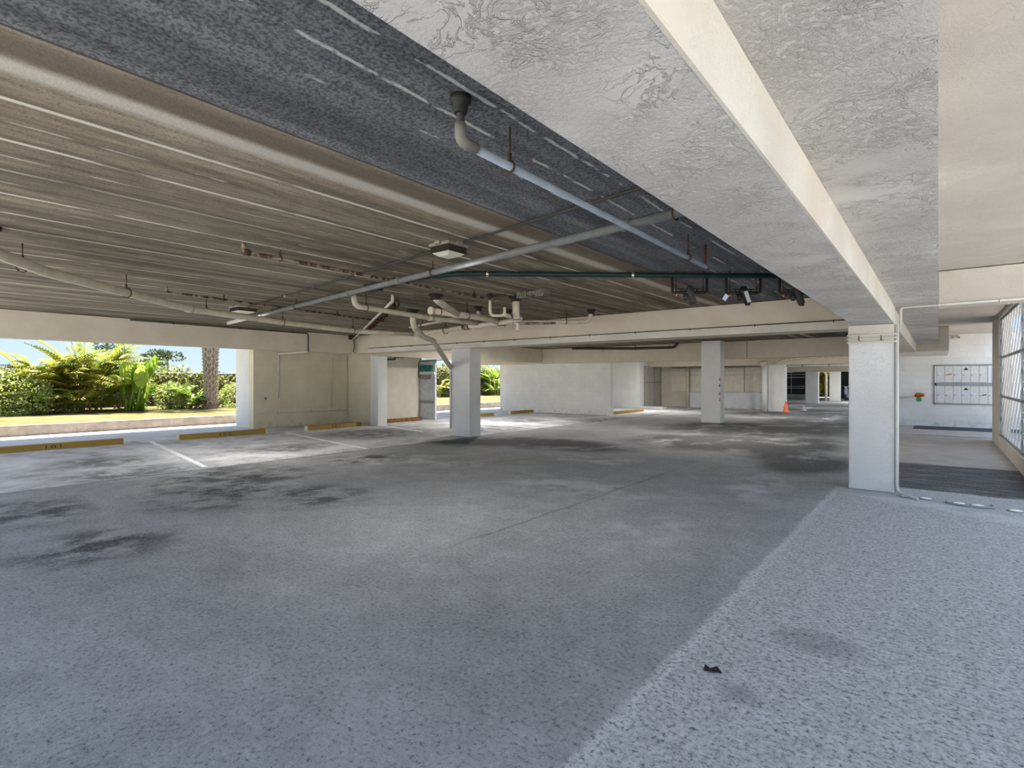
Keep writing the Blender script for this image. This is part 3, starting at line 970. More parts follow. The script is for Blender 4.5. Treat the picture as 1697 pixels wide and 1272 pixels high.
# collector toward the trap
p = thing('drain_pipe', 'cream collector pipe running below the flanges in front of the long beam', 'pipe', (-8.5, 8.6, 2.62))
MB().tube([(-9.95, 8.78, 2.60), (-9.3, 8.72, 2.62), (-7.9, 8.42, 2.64), (-6.4, 8.25, 2.66), (-5.95, 7.75, 2.62)], 0.05, 14, bend=0.12).build('pipe_run', M['pvc'], p)
coll(p, (-7.9, 8.42, 2.64), (1, -0.15, 0), 0.062, 0.22, M['rust_pipe'], 'rusty_coupling')
hanger(p, -8.7, 8.59, 2.63, 0.075, (1, -0.15, 0))
hanger(p, -6.9, 8.31, 2.655, 0.055, (1, -0.15, 0))
p = thing('drain_pipe', 'thin cream pipe just above the collector pipe', 'pipe', (-9, 8.3, 2.7))
MB().tube([(-9.7, 8.4, 2.74), (-8.1, 7.98, 2.75), (-7.2, 7.6, 2.75), (-6.95, 7.95, 2.74)], 0.026, 10, bend=0.08).build('pipe_run', M['pvc'], p)
coll(p, (-7.6, 7.76, 2.75), (1, -0.4, 0), 0.036, 0.08, M['pvc'])
hanger(p, -9.1, 8.25, 2.74, 0.03, (1, -0.25, 0))

# trap
p = thing('drain_trap', 'small cream U-shaped trap hanging at the end of the rust-flaked pipe', 'pipe', (-5.9, 6.9, 2.7))
MB().tube([(-5.86, 6.82, CE), (-5.86, 6.82, 2.58), (-5.68, 6.98, 2.58), (-5.68, 6.98, 2.72)], 0.026, 12, bend=0.08).build('trap_bend', M['pvc'], p)
MB().tube([(-5.68, 6.98, 2.60), (-5.9, 7.5, 2.60)], 0.034, 12).build('outlet', M['pvc'], p)
flange(p, -5.86, 6.82, 0.026)
MB().box(-5.95, -5.62, 6.9, 6.96, 2.90, 2.925).build('bracket', M['rust'], p)

# big vertical
p = thing('drain_pipe', 'thick cream vertical drain with a steel band, dropping from a black flange', 'pipe', (-5.68, 7.29, 2.7))
MB().tube([(-5.68, 7.29, CE), (-5.68, 7.29, 2.64), (-5.72, 7.36, 2.58)], 0.062, 16, bend=0.05).build('riser', M['pvc'], p)
MB().tube([(-5.74, 7.38, 2.585), (-5.98, 7.7, 2.60), (-6.35, 8.15, 2.60)], 0.06, 14, bend=0.1).build('elbow', M['pvc'], p)
coll(p, (-5.71, 7.35, 2.60), (-0.25, 0.4, -0.5), 0.072, 0.05, M['galv'], 'steel_band')
coll(p, (-6.1, 7.86, 2.60), (-0.6, 0.8, 0), 0.07, 0.04, M['galv'], 'steel_band')
flange(p, -5.68, 7.29, 0.062)
MB().tube([(-6.0, 7.75, 2.60), (-6.0, 7.75, 2.44)], 0.034, 12).build('stub', M['pvc'], p)
coll(p, (-6.0, 7.75, 2.43), (0, 0, 1), 0.045, 0.05, M['pvc'], 'cleanout_cap')
MB().tube([(-5.95, 7.75, 2.53), (-5.4, 8.1, 2.53)], 0.022, 10).build('side_stub', M['rust_pipe'], p)

p = thing('ceiling_bracket', 'rough grey concrete-crusted box on the ceiling beside the vertical drain', 'bracket', (-5.2, 7.0, 2.9))
mb = MB()
mb.box(-5.42, -5.22, 6.96, 7.12, 2.84, CE)
mb.box(-5.22, -5.02, 6.98, 7.10, 2.86, CE)
mb.box(-5.02, -4.86, 6.94, 7.14, 2.83, CE)
mb.build('box_body', simple('crusted_concrete', (0.13, 0.12, 0.10), 0.9, var=0.5, scale=25), p, 0.01)

# level pipe in front of the beam
p = thing('drain_pipe', 'cream level pipe turning up to a black flange near the long beam', 'pipe', (-6.2, 9.2, 2.7))
MB().tube([(-6.85, 8.6, 2.68), (-6.7, 8.72, 2.69), (-5.58, 9.60, 2.70), (-5.55, 9.62, CE)], 0.042, 14, bend=0.12).build('pipe_run', M['pvc'], p)
flange(p, -5.55, 9.62, 0.045)
hanger(p, -5.95, 9.31, 2.70, 0.045, (0.78, 0.62, 0))
for k, (fx, fy) in enumerate(((-7.05, 7.85), (-6.85, 8.55))):
    p = thing('pipe_stub', ['short cream pipe stub below a black flange, left of the trap', 'short cream pipe stub below a black flange, left of the thick vertical drain'][k], 'pipe', (fx, fy, 2.85))
    flange(p, fx, fy, 0.045)
    MB().tube([(fx, fy, CE - 0.01), (fx, fy, 2.78), (fx + 0.12, fy + 0.08, 2.72)], 0.036, 12, bend=0.05).build('stub', M['pvc'], p)

# conduit below second cross beam
p = thing('drain_pipe', 'dark pipe on the second beam, seen under the long cross beam', 'pipe', (-9.5, 20.1, 2.78))
MB().tube([(-12.6, 20.2, 2.90), (-11.0, 20.2, 2.84), (-9.7, 20.2, 2.79), (-8.0, 20.2, 2.77), (-7.86, 20.2, CE)], 0.05, 12, bend=0.12).build('pipe_run', M['dark_conduit'], p)
for q in (-11.1, -9.6, -8.2):
    hanger(p, q, 20.2, 2.79, 0.055, (1, 0, 0))
p = thing('drain_pipe', 'cream pipe with a funnel-shaped top against the far column with the cone', 'pipe', (-6.6, 28.1, 1))
MB().tube([(-6.62, 28.1, 0.0), (-6.62, 28.1, 2.2)], 0.11, 14).build('riser', M['column'], p)
MB().tube([(-6.62, 28.1, 2.15), (-6.7, 28.05, 2.42)], [0.12, 0.22], 14).build('funnel', M['pvc'], p)
MB().tube([(-6.2, 28.1, 2.3), (-5.7, 28.1, 2.5), (-4.6, 28.1, 2.56), (-1.4, 28.1, 2.6)], 0.05, 10, bend=0.3).build('side_pipe', M['pvc'], p)
p = thing('drain_pipe', 'white level pipe under the far beam behind the cone column', 'pipe', (-4, 28.2, 2.2))
MB().tube([(-5.7, 28.24, 2.18), (-1.35, 28.24, 2.2)], 0.04, 10).build('pipe_run', M['conduit_paint'], p)
for q in (-5.0, -3.9, -2.4):
    MB().torus((q, 28.24, 2.19), 0.055, 0.012, (1, 0, 0), 12).build('clamp', M['dark_conduit'], p)
p = thing('drain_pipe', 'white downpipe on the left side of the most distant column', 'pipe', (-6.45, 45.3, 1))
MB().tube([(-6.8, 45.3, 2.3), (-6.45, 45.3, 2.0), (-6.45, 45.3, 0)], 0.09, 10, bend=0.2).build('riser', M['column'], p)


# ---------------------------------------------------------------- valve sets
def valve_set(label, s0, tagpart=None):
    o = V((-4.85, 5.05, 2.88)) + gd * s0
    t = thing('sprinkler_valve', label, 'valve', o, 'valve sets under the green pipe')
    def at(a, dz, off=0.0):
        return o + gd * a + V((gd.y, -gd.x, 0)) * off + V((0, 0, dz))
    L = 0.46
    zb = -0.225
    MB().tube([at(0, -0.02), at(0, zb), at(0.06, zb)], 0.018, 10, bend=0.03).build('dropper', M['black'], t)
    MB().tube([at(L, -0.02), at(L, zb), at(L - 0.06, zb)], 0.018, 10, bend=0.03).build('dropper', M['black'], t)
    for a in (0.05, L - 0.05):
        mb = MB()
        mb.tube([at(a, zb), at(a, 0.06)], 0.006, 6)
        mb.tube([at(a, zb - 0.02), at(a, zb + 0.09)], 0.013, 8)
        mb.build('threaded_rod', M['rust'], t)
    MB().tube([at(0.04, zb), at(L - 0.04, zb)], 0.022, 10).build('valve_manifold', M['black'], t)
    for a in (0.12, L - 0.13):
        mb = MB()
        mb.tube([at(a, zb), at(a, zb + 0.045)], 0.010, 8)
        mb.bar(at(a - 0.05, zb + 0.048), at(a + 0.05, zb + 0.048), 0.012, 0.012)
        mb.build('lever_handle', M['black'], t)
    mb = MB()
    c0 = at(L * 0.48, zb + 0.02, 0.03)
    c1 = at(L * 0.56, zb - 0.15, 0.07)
    mb.tube([c0 + V((0, 0, 0.06)), c0, c1], [0.034, 0.052, 0.042], 12)
    mb.tube([c0 + gd * 0.05, c0 - gd * 0.05], 0.036, 12)
    mb.tube([at(L * 0.36, zb - 0.03, 0.03), at(L * 0.34, zb - 0.10, 0.05)], [0.036, 0.026], 10)
    mb.tube([c1 - V((0, 0, 0.0)), c1 - V((0, 0, 0.025))], 0.03, 10)
    mb.build('valve_body', M['dark_conduit'] if tagpart != 'label' else M['black'], t)
    MB().tube([at(0.055, zb - 0.02), at(0.055, zb - 0.05)], 0.012, 8).build('bolt', M['orange'], t)
    if tagpart in ('left', 'label'):
        MB().bar(at(0.0, zb - 0.03, 0.03), at(-0.045, zb - 0.10, 0.03), 0.055, 0.002, up=(gd.y, -gd.x, 0)).build('paper_tag', M['tag_white'], t)
        MB().bar(c0 + V((gd.y, -gd.x, 0)) * 0.055 - V((0, 0, .01)), c1 + V((gd.y, -gd.x, 0)) * 0.045 + V((0, 0, 0.01)), 0.05, 0.003, up=(gd.y, -gd.x, 0)).build('label_plate', M['blue_grey'], t)
    if tagpart == 'right':
        MB().bar(at(L + 0.05, zb - 0.02, 0.02), at(L + 0.05, zb - 0.10, 0.02), 0.055, 0.002, up=(gd.y, -gd.x, 0)).build('paper_tag', M['tag_white'], t)
    return t


valve_set('black valve set under the green pipe, leftmost of the three, without a paper tag', 2.78)
valve_set('black valve set with a pale label plate and tag, middle one under green pipe', 3.50, 'label')
valve_set('black valve set under the green pipe partly hidden by the near beam', 4.22, 'right')


# ---------------------------------------------------------------- ceiling lights
def ceiling_light(label, x, y, s=0.23):
    t = thing('ceiling_light', label, 'ceiling light', (x, y, CE), 'square garage ceiling lights')
    MB().box(x - s, x + s, y - s, y + s, CE - 0.035, CE).build('housing', M['grey_fix'], t, 0.01)
    for ax, ay in ((-1, 0), (1, 0), (0, -1), (0, 1)):
        px_, py_ = x + ax * s * 0.9, y + ay * s * 0.9
        MB().box(px_ - 0.04, px_ + 0.04, py_ - 0.04, py_ + 0.04, CE - 0.03, CE).build('bracket', M['grey_fix'], t)
    lv = MB()
    q = s * 0.86
    lv.box(x - q, x + q, y - q, y + q, CE - 0.10, CE - 0.035)
    n = 16
    for k in range(n + 1):
        u = -q + 2 * q * k / n
        lv.box(x + u - 0.004, x + u + 0.004, y - q - 0.008, y + q + 0.008, CE - 0.10, CE - 0.035)
        lv.box(x - q - 0.008, x + q + 0.008, y + u - 0.004, y + u + 0.004, CE - 0.10, CE - 0.035)
    lv.build('louvre_band', M['dark_brown'], t)
    mb = MB()
    a = [mb.bm.verts.new((x + i * q, y + j * q, CE - 0.10)) for i, j in ((-1, -1), (1, -1), (1, 1), (-1, 1))]
    b = [mb.bm.verts.new((x + i * q * 0.55, y + j * q * 0.55, CE - 0.135)) for i, j in ((-1, -1), (1, -1), (1, 1), (-1, 1))]
    for k in range(4):
        mb.bm.faces.new([a[k], a[(k + 1) % 4], b[(k + 1) % 4], b[k]])
    mb.bm.faces.new(b)
    mb.bm.faces.new(a[::-1])
    mb.build('diffuser', M['diffuser'], t, 0.01)
    return t


ceiling_light('large square ceiling light with dark louvre band and pale diffuser above the aisle', -4.07, 4.06, 0.15)
ceiling_light('small-looking far square ceiling light above the left drain pipe', -10.65, 5.0, 0.2)


# fixture lamps for fill; farther-bay fixtures are added, unseen copies to brighten those bays
for lx, ly, e_ in ((-4.07, 4.06, 24), (-10.65, 5.0, 42), (-4.5, 14.5, 75), (-12.0, 14.5, 110), (-4.5, 24.5, 70), (-10.5, 24.5, 85), (-4.0, 34, 80), (-4.0, 43, 80)):
    la = bpy.data.lights.new('fixture_fill_lamp', 'AREA')
    la.shape = 'SQUARE'
    la.size = 0.3
    la.energy = e_
    la.color = (1.0, 0.96, 0.9)
    lo = bpy.data.objects.new('fixture_fill_lamp', la)
    COL.objects.link(lo)
    lo.location = (lx, ly, CE - 0.145)
    if ly > 6:
        fx = bpy.data.objects['ceiling_light']
        cc_ = copy_tree(fx)
        cc_.location = (lx, ly, CE)
        cc_['label'] = 'added square fill light, unseen above the beam in a farther bay, %s' % {(-4.5, 14.5): 'right of the middle column', (-12.0, 14.5): 'beyond the left corner column', (-4.5, 24.5): 'before the cone column', (-10.5, 24.5): 'before the far cream panels', (-4.0, 34): 'past the cone column', (-4.0, 43): 'by the most distant column'}[(lx, ly)]

# ---------------------------------------------------------------- conduits on near column and lobby
p = thing('electrical_conduit', 'thin cream conduit along the lower edge of the lobby entrance beam', 'conduit', (0.3, 9.0, 2.5))
MB().tube([(-0.40, 9.0, 2.25), (-0.40, 9.0, 2.485), (1.3, 9.0, 2.50)], 0.016, 8, bend=0.04).build('conduit_run', M['conduit_paint'], p)
for q in (0.0, 0.6):
    MB().torus((q, 9.0, 2.488), 0.02, 0.006, (1, 0, 0), 10).build('clamp', M['conduit_paint'], p)
p = thing('electrical_conduit', 'painted conduits wrapping the top of the nearest column and down its right edge', 'conduit', (-0.44, 8.75, 1.2))
for k, zz in enumerate((2.12, 2.07, 2.02)):
    MB().tube([(-0.99, 8.78, zz), (-0.99, 8.745, zz), (-0.44, 8.745, zz), (-0.43, 9.2, zz)], 0.012, 8, bend=0.02).build('wrapped_conduit', M['conduit_paint'], p)
MB().tube([(-0.435, 8.77, 2.24), (-0.435, 8.77, 0.12), (-0.41, 8.7, 0.025), (-0.2, 8.42, 0.02)], 0.016, 8, bend=0.08).build('down_conduit', M['conduit_paint'], p)
MB().tube([(-0.435, 8.83, 2.24), (-0.435, 8.83, 0.02)], 0.024, 10).build('down_conduit', M['column'], p)
for q in (-0.85, -0.6):
    MB().torus((q, 8.72, 2.07), 0.03, 0.006, (1, 0, 0), 10, 0, 4.0).build('hook', M['rust'], p)

# round caps in the floor
for k, (cx_, cy_, lab) in enumerate(((-0.32, 8.60, 'round pale cap in the floor nearest the column foot'), (-0.12, 8.60, 'round pale cap in the floor, second from the column foot'),
                                     (0.20, 8.50, 'round pale ringed cap, left of the middle pair in the floor'), (0.37, 8.50, 'round pale ringed cap, right of the middle pair in the floor'), (0.70, 8.42, 'round pale cap in the floor at the right edge'))):
    t = thing('floor_cleanout', lab, 'floor cap', (cx_, cy_, 0), 'round caps in the floor')
    MB().lathe((cx_, cy_, 0.0), [(0.062, 0.0), (0.06, 0.012), (0.05, 0.015)], 24).build('disc', M['white_line'], t)
    MB().torus((cx_, cy_, 0.006), 0.072, 0.009, (0, 0, 1), 28).build('ring', M['grey_metal'], t)
p = thing('rubber_hose', 'grey hose looping on the floor around the ringed caps', 'hose', (0.3, 8.4, 0.01))
MB().tube([(0.08, 8.62, 0.012), (0.07, 8.45, 0.012), (0.16, 8.38, 0.012), (0.42, 8.36, 0.012), (0.52, 8.45, 0.012), (0.50, 8.62, 0.012)], 0.01, 8, bend=0.08).build('hose_run', M['grey_metal'], p)
p = thing('dead_leaf', 'small dark curled leaf on the near asphalt', 'leaf', (-0.91, 2.82, 0.01))
mb = MB()
vs = [mb.bm.verts.new(q) for q in ((-0.95, 2.80, 0.004), (-0.91, 2.79, 0.018), (-0.87, 2.83, 0.006), (-0.90, 2.85, 0.02))]
mb.bm.faces.new(vs)
mb.bm.faces.new([mb.bm.verts.new(V(q)) for q in ((-0.95, 2.80, 0.004), (-0.96, 2.84, 0.015), (-0.92, 2.83, 0.006))])
o = mb.build('blade', M['black'], p)
sd = o.modifiers.new('thick', 'SOLIDIFY')
sd.thickness = 0.002

# ---------------------------------------------------------------- lobby screen
t = thing('metal_screen', 'white aluminium chevron screen filling the opening in the right lobby wall', 'screen', (1.15, 12.5, 0.27))
mb = MB()
for zz in (0.29, 1.15, 2.0, 2.84):
    mb.bar((1.10, 9.3, zz), (1.10, 16.0, zz), 0.02, 0.05)
for yy in (9.32, 12.2, 15.98):
    mb.bar((1.10, yy, 0.27), (1.10, yy, 2.86), 0.05, 0.02)
mb.build('frame', M['grey_metal'], t)
tiers = ((0.29, 1.15), (1.15, 2.0), (2.0, 2.84))
for z0, z1 in tiers:
    hz = z1 - z0
    run = 1.15
    for side in (0, 1):
        ya, yb = (12.2, 15.98) if side == 0 else (9.32, 12.2)
        c0 = ya - run if side == 1 else ya
        k = 0
        yy = ya - run
        while yy < yb + run:
            # bottom end and top end, leaning toward y = 12.2
            if side == 0:
                p0, p1 = (yy + run, z0), (yy, z1)
            else:
                p0, p1 = (yy, z0), (yy + run, z1)
            # clip to the panel
            (u0, w0), (u1, w1) = p0, p1
            lo, hi = 0.0, 1.0
            du = u1 - u0
            for bound, sgn in ((ya, 1), (yb, -1)):
                f0 = sgn * (u0 - bound)
                f1 = sgn * (u1 - bound)
                if f0 < 0 and f1 < 0:
                    lo, hi = 1, 0
                elif f0 < 0:
                    lo = max(lo, f0 / (f0 - f1))
                elif f1 < 0:
                    hi = min(hi, f0 / (f0 - f1))
            if hi - lo > 0.08:
                a_ = V((1.10, u0 + du * lo, w0 + (w1 - w0) * lo))
                b_ = V((1.10, u0 + du * hi, w0 + (w1 - w0) * hi))
                MB().bar(a_, b_, 0.012, 0.06).build('slat', M['white_metal'], t)
            yy += 0.47

# ---------------------------------------------------------------- mailboxes
t = thing('mailbox_bank', 'two-row bank of white wall mailboxes on the lobby back wall', 'mailbox', (0.65, 21.9, 1.35))
X0, X1, Z0, Z1, YM = -0.12, 1.72, 0.74, 1.99, 21.9
fr = MB()
fr.box(X0, X1, YM - 0.035, YM, Z0, Z0 + 0.04)
fr.box(X0, X1, YM - 0.035, YM, Z1 - 0.04, Z1)
fr.box(X0, X0 + 0.03, YM - 0.035, YM, Z0, Z1)
fr.box(X1 - 0.03, X1, YM - 0.035, YM, Z0, Z1)
fr.box(X0, X1, YM - 0.05, YM, 1.33, 1.43)
fr.build('frame', M['grey_metal'], t)
MB().box(X0 + 0.03, X0 + 0.07, YM - 0.05, YM, Z0 + 0.04, Z1 - 0.04).build('edge_strip', M['white_metal'], t)
for row, (za, zb) in enumerate(((0.78, 1.33), (1.43, 1.95))):
    xx = X0 + 0.08
    for k in range(8):
        if row == 1 and k == 6:
            MB().box(xx, xx + 0.07, YM - 0.05, YM, za, zb).build('edge_strip', M['white_metal'], t)
            xx += 0.08
        wd = 0.205
        if xx + wd > X1:
            break
        d_ = MB().box(xx, xx + wd - 0.008, YM - 0.03, YM - 0.002, za + 0.004, zb - 0.004).build('mailbox_door', M['white_door'], t, 0.003)
        zm = za + (zb - za) * 0.5
        sub(MB().tube([(xx + 0.028, YM - 0.03, zm - 0.02), (xx + 0.028, YM - 0.042, zm - 0.02)], 0.014, 10), 'lock', M['dark_conduit'], d_)
        sub(MB().box(xx + 0.07, xx + 0.17, YM - 0.033, YM - 0.03, zm + 0.0, zm + 0.035), 'name_plate', M['tag_white'], d_)
        if (row, k) in ((1, 1), (0, 5)):
            sub(MB().bar((xx + 0.06, YM - 0.035, zm - 0.01), (xx + 0.17, YM - 0.035, zm + 0.01), 0.006, 0.028), 'sticker', M['red_valve'] if row else M['black_ink'], d_)
        if k == 3:
            em = MB()
            zc = zb - 0.10
            pr_ = [(0.04, -0.03), (0.16, -0.03), (0.145, -0.005), (0.12, 0.02), (0.11, 0.045), (0.09, 0.045), (0.08, 0.02), (0.055, -0.005)]
            vs = [em.bm.verts.new((xx + a, YM - 0.034, zc + b)) for a, b in pr_]
            vb = [em.bm.verts.new((xx + a, YM - 0.030, zc + b)) for a, b in pr_]
            em.bm.faces.new(vs)
            for i in range(8):
                em.bm.faces.new([vs[i], vs[(i + 1) % 8], vb[(i + 1) % 8], vb[i]])
            sub(em, 'emblem', M['black'], d_)
        xx += wd

t = thing('rubber_mat', 'long dark blue-grey rubber strip on the floor below the mailboxes', 'mat', (0.6, 21.0, 0.03))
MB().box(-0.6, 1.9, 20.45, 21.75, 0.03, 0.045).build('mat_body', M['mat'], t)

t = thing('fire_valve', 'red hose valve with a green tag sticking out of the lobby wall', 'valve', (-0.55, 21.9, 1.0))
MB().tube([(-1.05, 21.75, 0.93), (-0.62, 21.7, 0.98)], 0.03, 10).build('pipe', M['conduit_paint'], t)
mb = MB().torus((-0.5, 21.62, 1.03), 0.075, 0.018, (0, 1, 0.5), 18)
mb.tube([(-0.58, 21.68, 1.01), (-0.42, 21.6, 1.03)], [0.055, 0.04], 12)
mb.tube([(-0.42, 21.6, 1.03), (-0.36, 21.58, 1.03)], 0.052, 12)
mb.build('valve_body', M['red_valve'], t)
MB().box(-0.56, -0.42, 21.6, 21.604, 0.82, 0.95).build('tag', M['green_tag'], t)
t = thing('emergency_light', 'small two-headed lamp high on the lobby back wall', 'wall lamp', (0.42, 21.9, 2.85))
MB().box(0.36, 0.48, 21.82, 21.9, 2.79, 2.89).build('lamp_body', M['conduit_paint'], t, 0.01)
for q in (0.34, 0.5):
    MB().tube([(q, 21.84, 2.86), (q, 21.76, 2.84)], [0.02, 0.035], 10).build('lamp_head', M['grey_fix'], t)

# ---------------------------------------------------------------- far structure details
t = thing('storage_door', 'grey panelled double doors in the recess beside the far store wall', 'door', (-12.6, 29, 0))
MB().box(-12.62, -12.60, 27.6, 29.95, 0.05, 2.3).build('door_leaf', M['panel_grey'], t)
mb = MB()
for q in (27.6, 28.9, 29.7):
    mb.box(-12.6, -12.585, q, q + 0.04, 0.05, 2.3)
mb.box(-12.6, -12.585, 27.6, 29.95, 1.35, 1.40)
mb.build('door_trim', M['seam'], t)
struct('trim_step', MB().box(-12.6, -11.3, 27.0, 27.5, 0, 0.10), M['column'])
t = thing('wall_panel', 'large cream panels with dark seams above the far low wall', 'panel', (-9, 29.9, 1.5))
MB().box(-12.0, -7.0, 29.95, 29.998, 0.87, 2.24).build('panel_sheet', M['panel_cream'], t)
mb = MB()
for q in (-11.0, -9.7, -8.05):
    mb.box(q, q + 0.03, 29.93, 29.95, 0.87, 2.24)
mb.box(-12.0, -7.0, 29.93, 29.95, 2.18, 2.24)
mb.box(-12.0, -7.0, 29.94, 29.95, 1.78, 1.795)
mb.build('seam_strip', M['seam'], t)
t = thing('drain_pipe', 'cream vertical pipe on the far wall left of the column with red marks', 'pipe', (-10.9, 29.6, 1))
MB().tube([(-10.95, 29.6, 0), (-10.95, 29.6, 2.3)], 0.09, 12).build('riser', M['pvc'], t)

# pale panel with teal band at the end of the inner left wall
t = thing('hanging_panel', 'tall pale blue-grey panel with a scalloped teal band near its top, by the garden gap', 'panel', (-15.35, 14.25, 0))
MB().box(-15.78, -14.95, 14.2, 14.28, 0, 2.3).build('panel_sheet', M['blue_grey'], t)


def scallop(z0, z1, mat, name):
    mb = MB()
    n = 32
    top, bot = [], []
    for i in range(n + 1):
        u = i / n
        xx = -15.78 + 0.72 * u
        dy = 0.02 * abs(math.sin(u * math.pi * 4))
        top.append(mb.bm.verts.new((xx, 14.19 - dy, z1)))
        bot.append(mb.bm.verts.new((xx, 14.18 - dy * 1.6, z0 + 0.05 * abs(math.sin(u * math.pi * 4)))))
    for i in range(n):
        mb.bm.faces.new([top[i], top[i + 1], bot[i + 1], bot[i]])
    o = mb.build(name, mat, t)
    s_ = o.modifiers.new('thick', 'SOLIDIFY')
    s_.thickness = 0.008
    return o


scallop(1.83, 2.08, M['teal'], 'teal_band')
scallop(1.52, 1.72, M['grey_metal'], 'grey_band')
MB().box(-15.76, -14.97, 14.16, 14.2, 0.62, 0.72).build('dark_band', M['grey_metal'], t)
MB().box(-15.78, -14.95, 14.15, 14.2, 1.73, 1.82).build('white_band', M['white_metal'], t)
t = thing('electrical_conduit', 'dark conduit outlining the top of the pale panel', 'conduit', (-15.4, 14.1, 2.25))
MB().tube([(-15.78, 14.12, 1.6), (-15.78, 14.12, 2.22), (-14.2, 14.12, 2.27)], 0.014, 8, bend=0.08).build('conduit_run', M['dark_conduit'], t)
t = thing('electrical_conduit', 'dark short pipe with fittings on the inner left wall above the rusty wheel stop', 'conduit', (-15.6, 12.8, 2.2))
MB().tube([(-15.7, 12.0, 2.25), (-15.7, 12.9, 2.27), (-15.7, 12.9, 2.36), (-15.7, 13.3, 2.36)], 0.03, 8, bend=0.05).build('conduit_run', M['dark_conduit'], t)

# dark space with white railing between far columns
t = thing('dark_enclosure', 'dark screened enclosure with thin white railings between the far columns', 'enclosure', (-10.5, 50, 0))
MB().box(-13.5, -8.6, 50.2, 50.4, 0.35, 2.6).build('dark_wall', M['dark_room'], t)
MB().box(-13.5, -8.6, 49.6, 50.2, 0, 0.35).build('base_slab', M['far_floor'], t)
mb = MB()
for zz in (2.0, 1.75, 1.0, 0.85):
    mb.bar((-13.4, 50.1, zz), (-8.7, 50.1, zz), 0.03, 0.035)
for xx in (-12.6, -11.4, -10.6, -9.7):
    mb.bar((xx, 50.1, 0.35), (xx, 50.1, 2.2), 0.035, 0.03)
mb.build('railing', M['white_metal'], t)
MB().bar((-12.2, 49.4, 2.05), (-9.4, 49.4, 2.2), 0.05, 0.07).build('slanted_rail', M['white_metal'], t)
MB().box(-13.4, -8.7, 50.0, 50.2, 2.25, 2.6).build('top_board', M['dark_brown'], t)

# scooter parked in the far dark
t = thing('parked_scooter', 'small dark scooter parked far away beside the most distant column', 'scooter', (-5.32, 46.8, 0))
for yy, r_ in ((46.1, 0.24), (47.3, 0.24)):
    MB().torus((-5.32, yy, 0.25), r_ - 0.05, 0.055, (1, 0, 0), 20).build('wheel', M['tyre'], t)
mb = MB()
mb.tube([(-5.32, 46.1, 0.3), (-5.32, 46.25, 0.75), (-5.32, 46.35, 1.0)], [0.06, 0.13, 0.07], 10)
mb.tube([(-5.32, 46.3, 0.35), (-5.32, 46.7, 0.28), (-5.32, 47.0, 0.5), (-5.32, 47.5, 0.6)], [0.1, 0.13, 0.2, 0.12], 10)
mb.build('body', M['scooter_body'], t)
MB().tube([(-5.32, 46.75, 0.72), (-5.32, 47.1, 0.76), (-5.32, 47.5, 0.74)], [0.11, 0.13, 0.09], 10).build('seat', M['tyre'], t)
MB().tube([(-5.55, 46.45, 1.08), (-5.32, 46.35, 1.02), (-5.05, 46.45, 1.08)], 0.02, 8, bend=0.1).build('handlebar', M['galv'], t)
MB().tube([(-5.32, 46.22, 0.98), (-5.32, 46.14, 0.98)], 0.08, 12).build('headlamp', M['galv'], t)

# cone and small stand
t = thing('traffic_cone', 'orange traffic cone at the foot of the far column', 'cone', (-5.62, 27.85, 0))
MB().box(-5.80, -5.44, 27.67, 28.03, 0, 0.035).build('base', M['orange'], t, 0.01)
MB().lathe((-5.62, 27.85, 0.03), [(0.13, 0), (0.12, 0.03), (0.035, 0.48), (0.02, 0.49)], 20).build('cone_body', M['orange'], t)
t = thing('floor_stand', 'small white upright marker on a flat base on the far floor', 'marker', (-5.25, 30.0, 0))
MB().lathe((-5.25, 30.0, 0), [(0.16, 0), (0.16, 0.03), (0.06, 0.06), (0.03, 0.07)], 20).build('base', M['white_metal'], t)
MB().tube([(-5.25, 30.0, 0.06), (-5.25, 30.0, 0.24)], [0.03, 0.045], 10).build('post', M['white_metal'], t)


# ================================================================ plants
def quad_leaf(bm, p, d, up, L, W):
    d = d.normalized()
    s = d.cross(up)
    if s.length < 1e-4:
        s = d.orthogonal()
    s = s.normalized() * W / 2
    a = bm.verts.new(p)
    b = bm.verts.new(p + d * L * 0.5 + s)
    c = bm.verts.new(p + d * L)
    e = bm.verts.new(p + d * L * 0.5 - s)
    bm.faces.new([a, b, c, e])


def rv():
    while True:
        v = V((random.uniform(-1, 1), random.uniform(-1, 1), random.uniform(-1, 1)))
        if 0.05 < v.length < 1:
            return v.normalized()


def leaf_mass(mb, c, r, n, L, W=None):
    c = V(c)
    for _ in range(n):
        v = rv()
        k = random.uniform(0.55, 1.0) ** 0.5
        p = c + V((v.x * r[0], v.y * r[1], v.z * r[2])) * k
        if p.z < 0.24:
            p.z = 0.26 + random.random() * 0.1
        quad_leaf(mb.bm, p, (v + rv() * 0.9), rv(), L * random.uniform(0.6, 1.3), (W or L * 0.45) * random.uniform(0.7, 1.2))


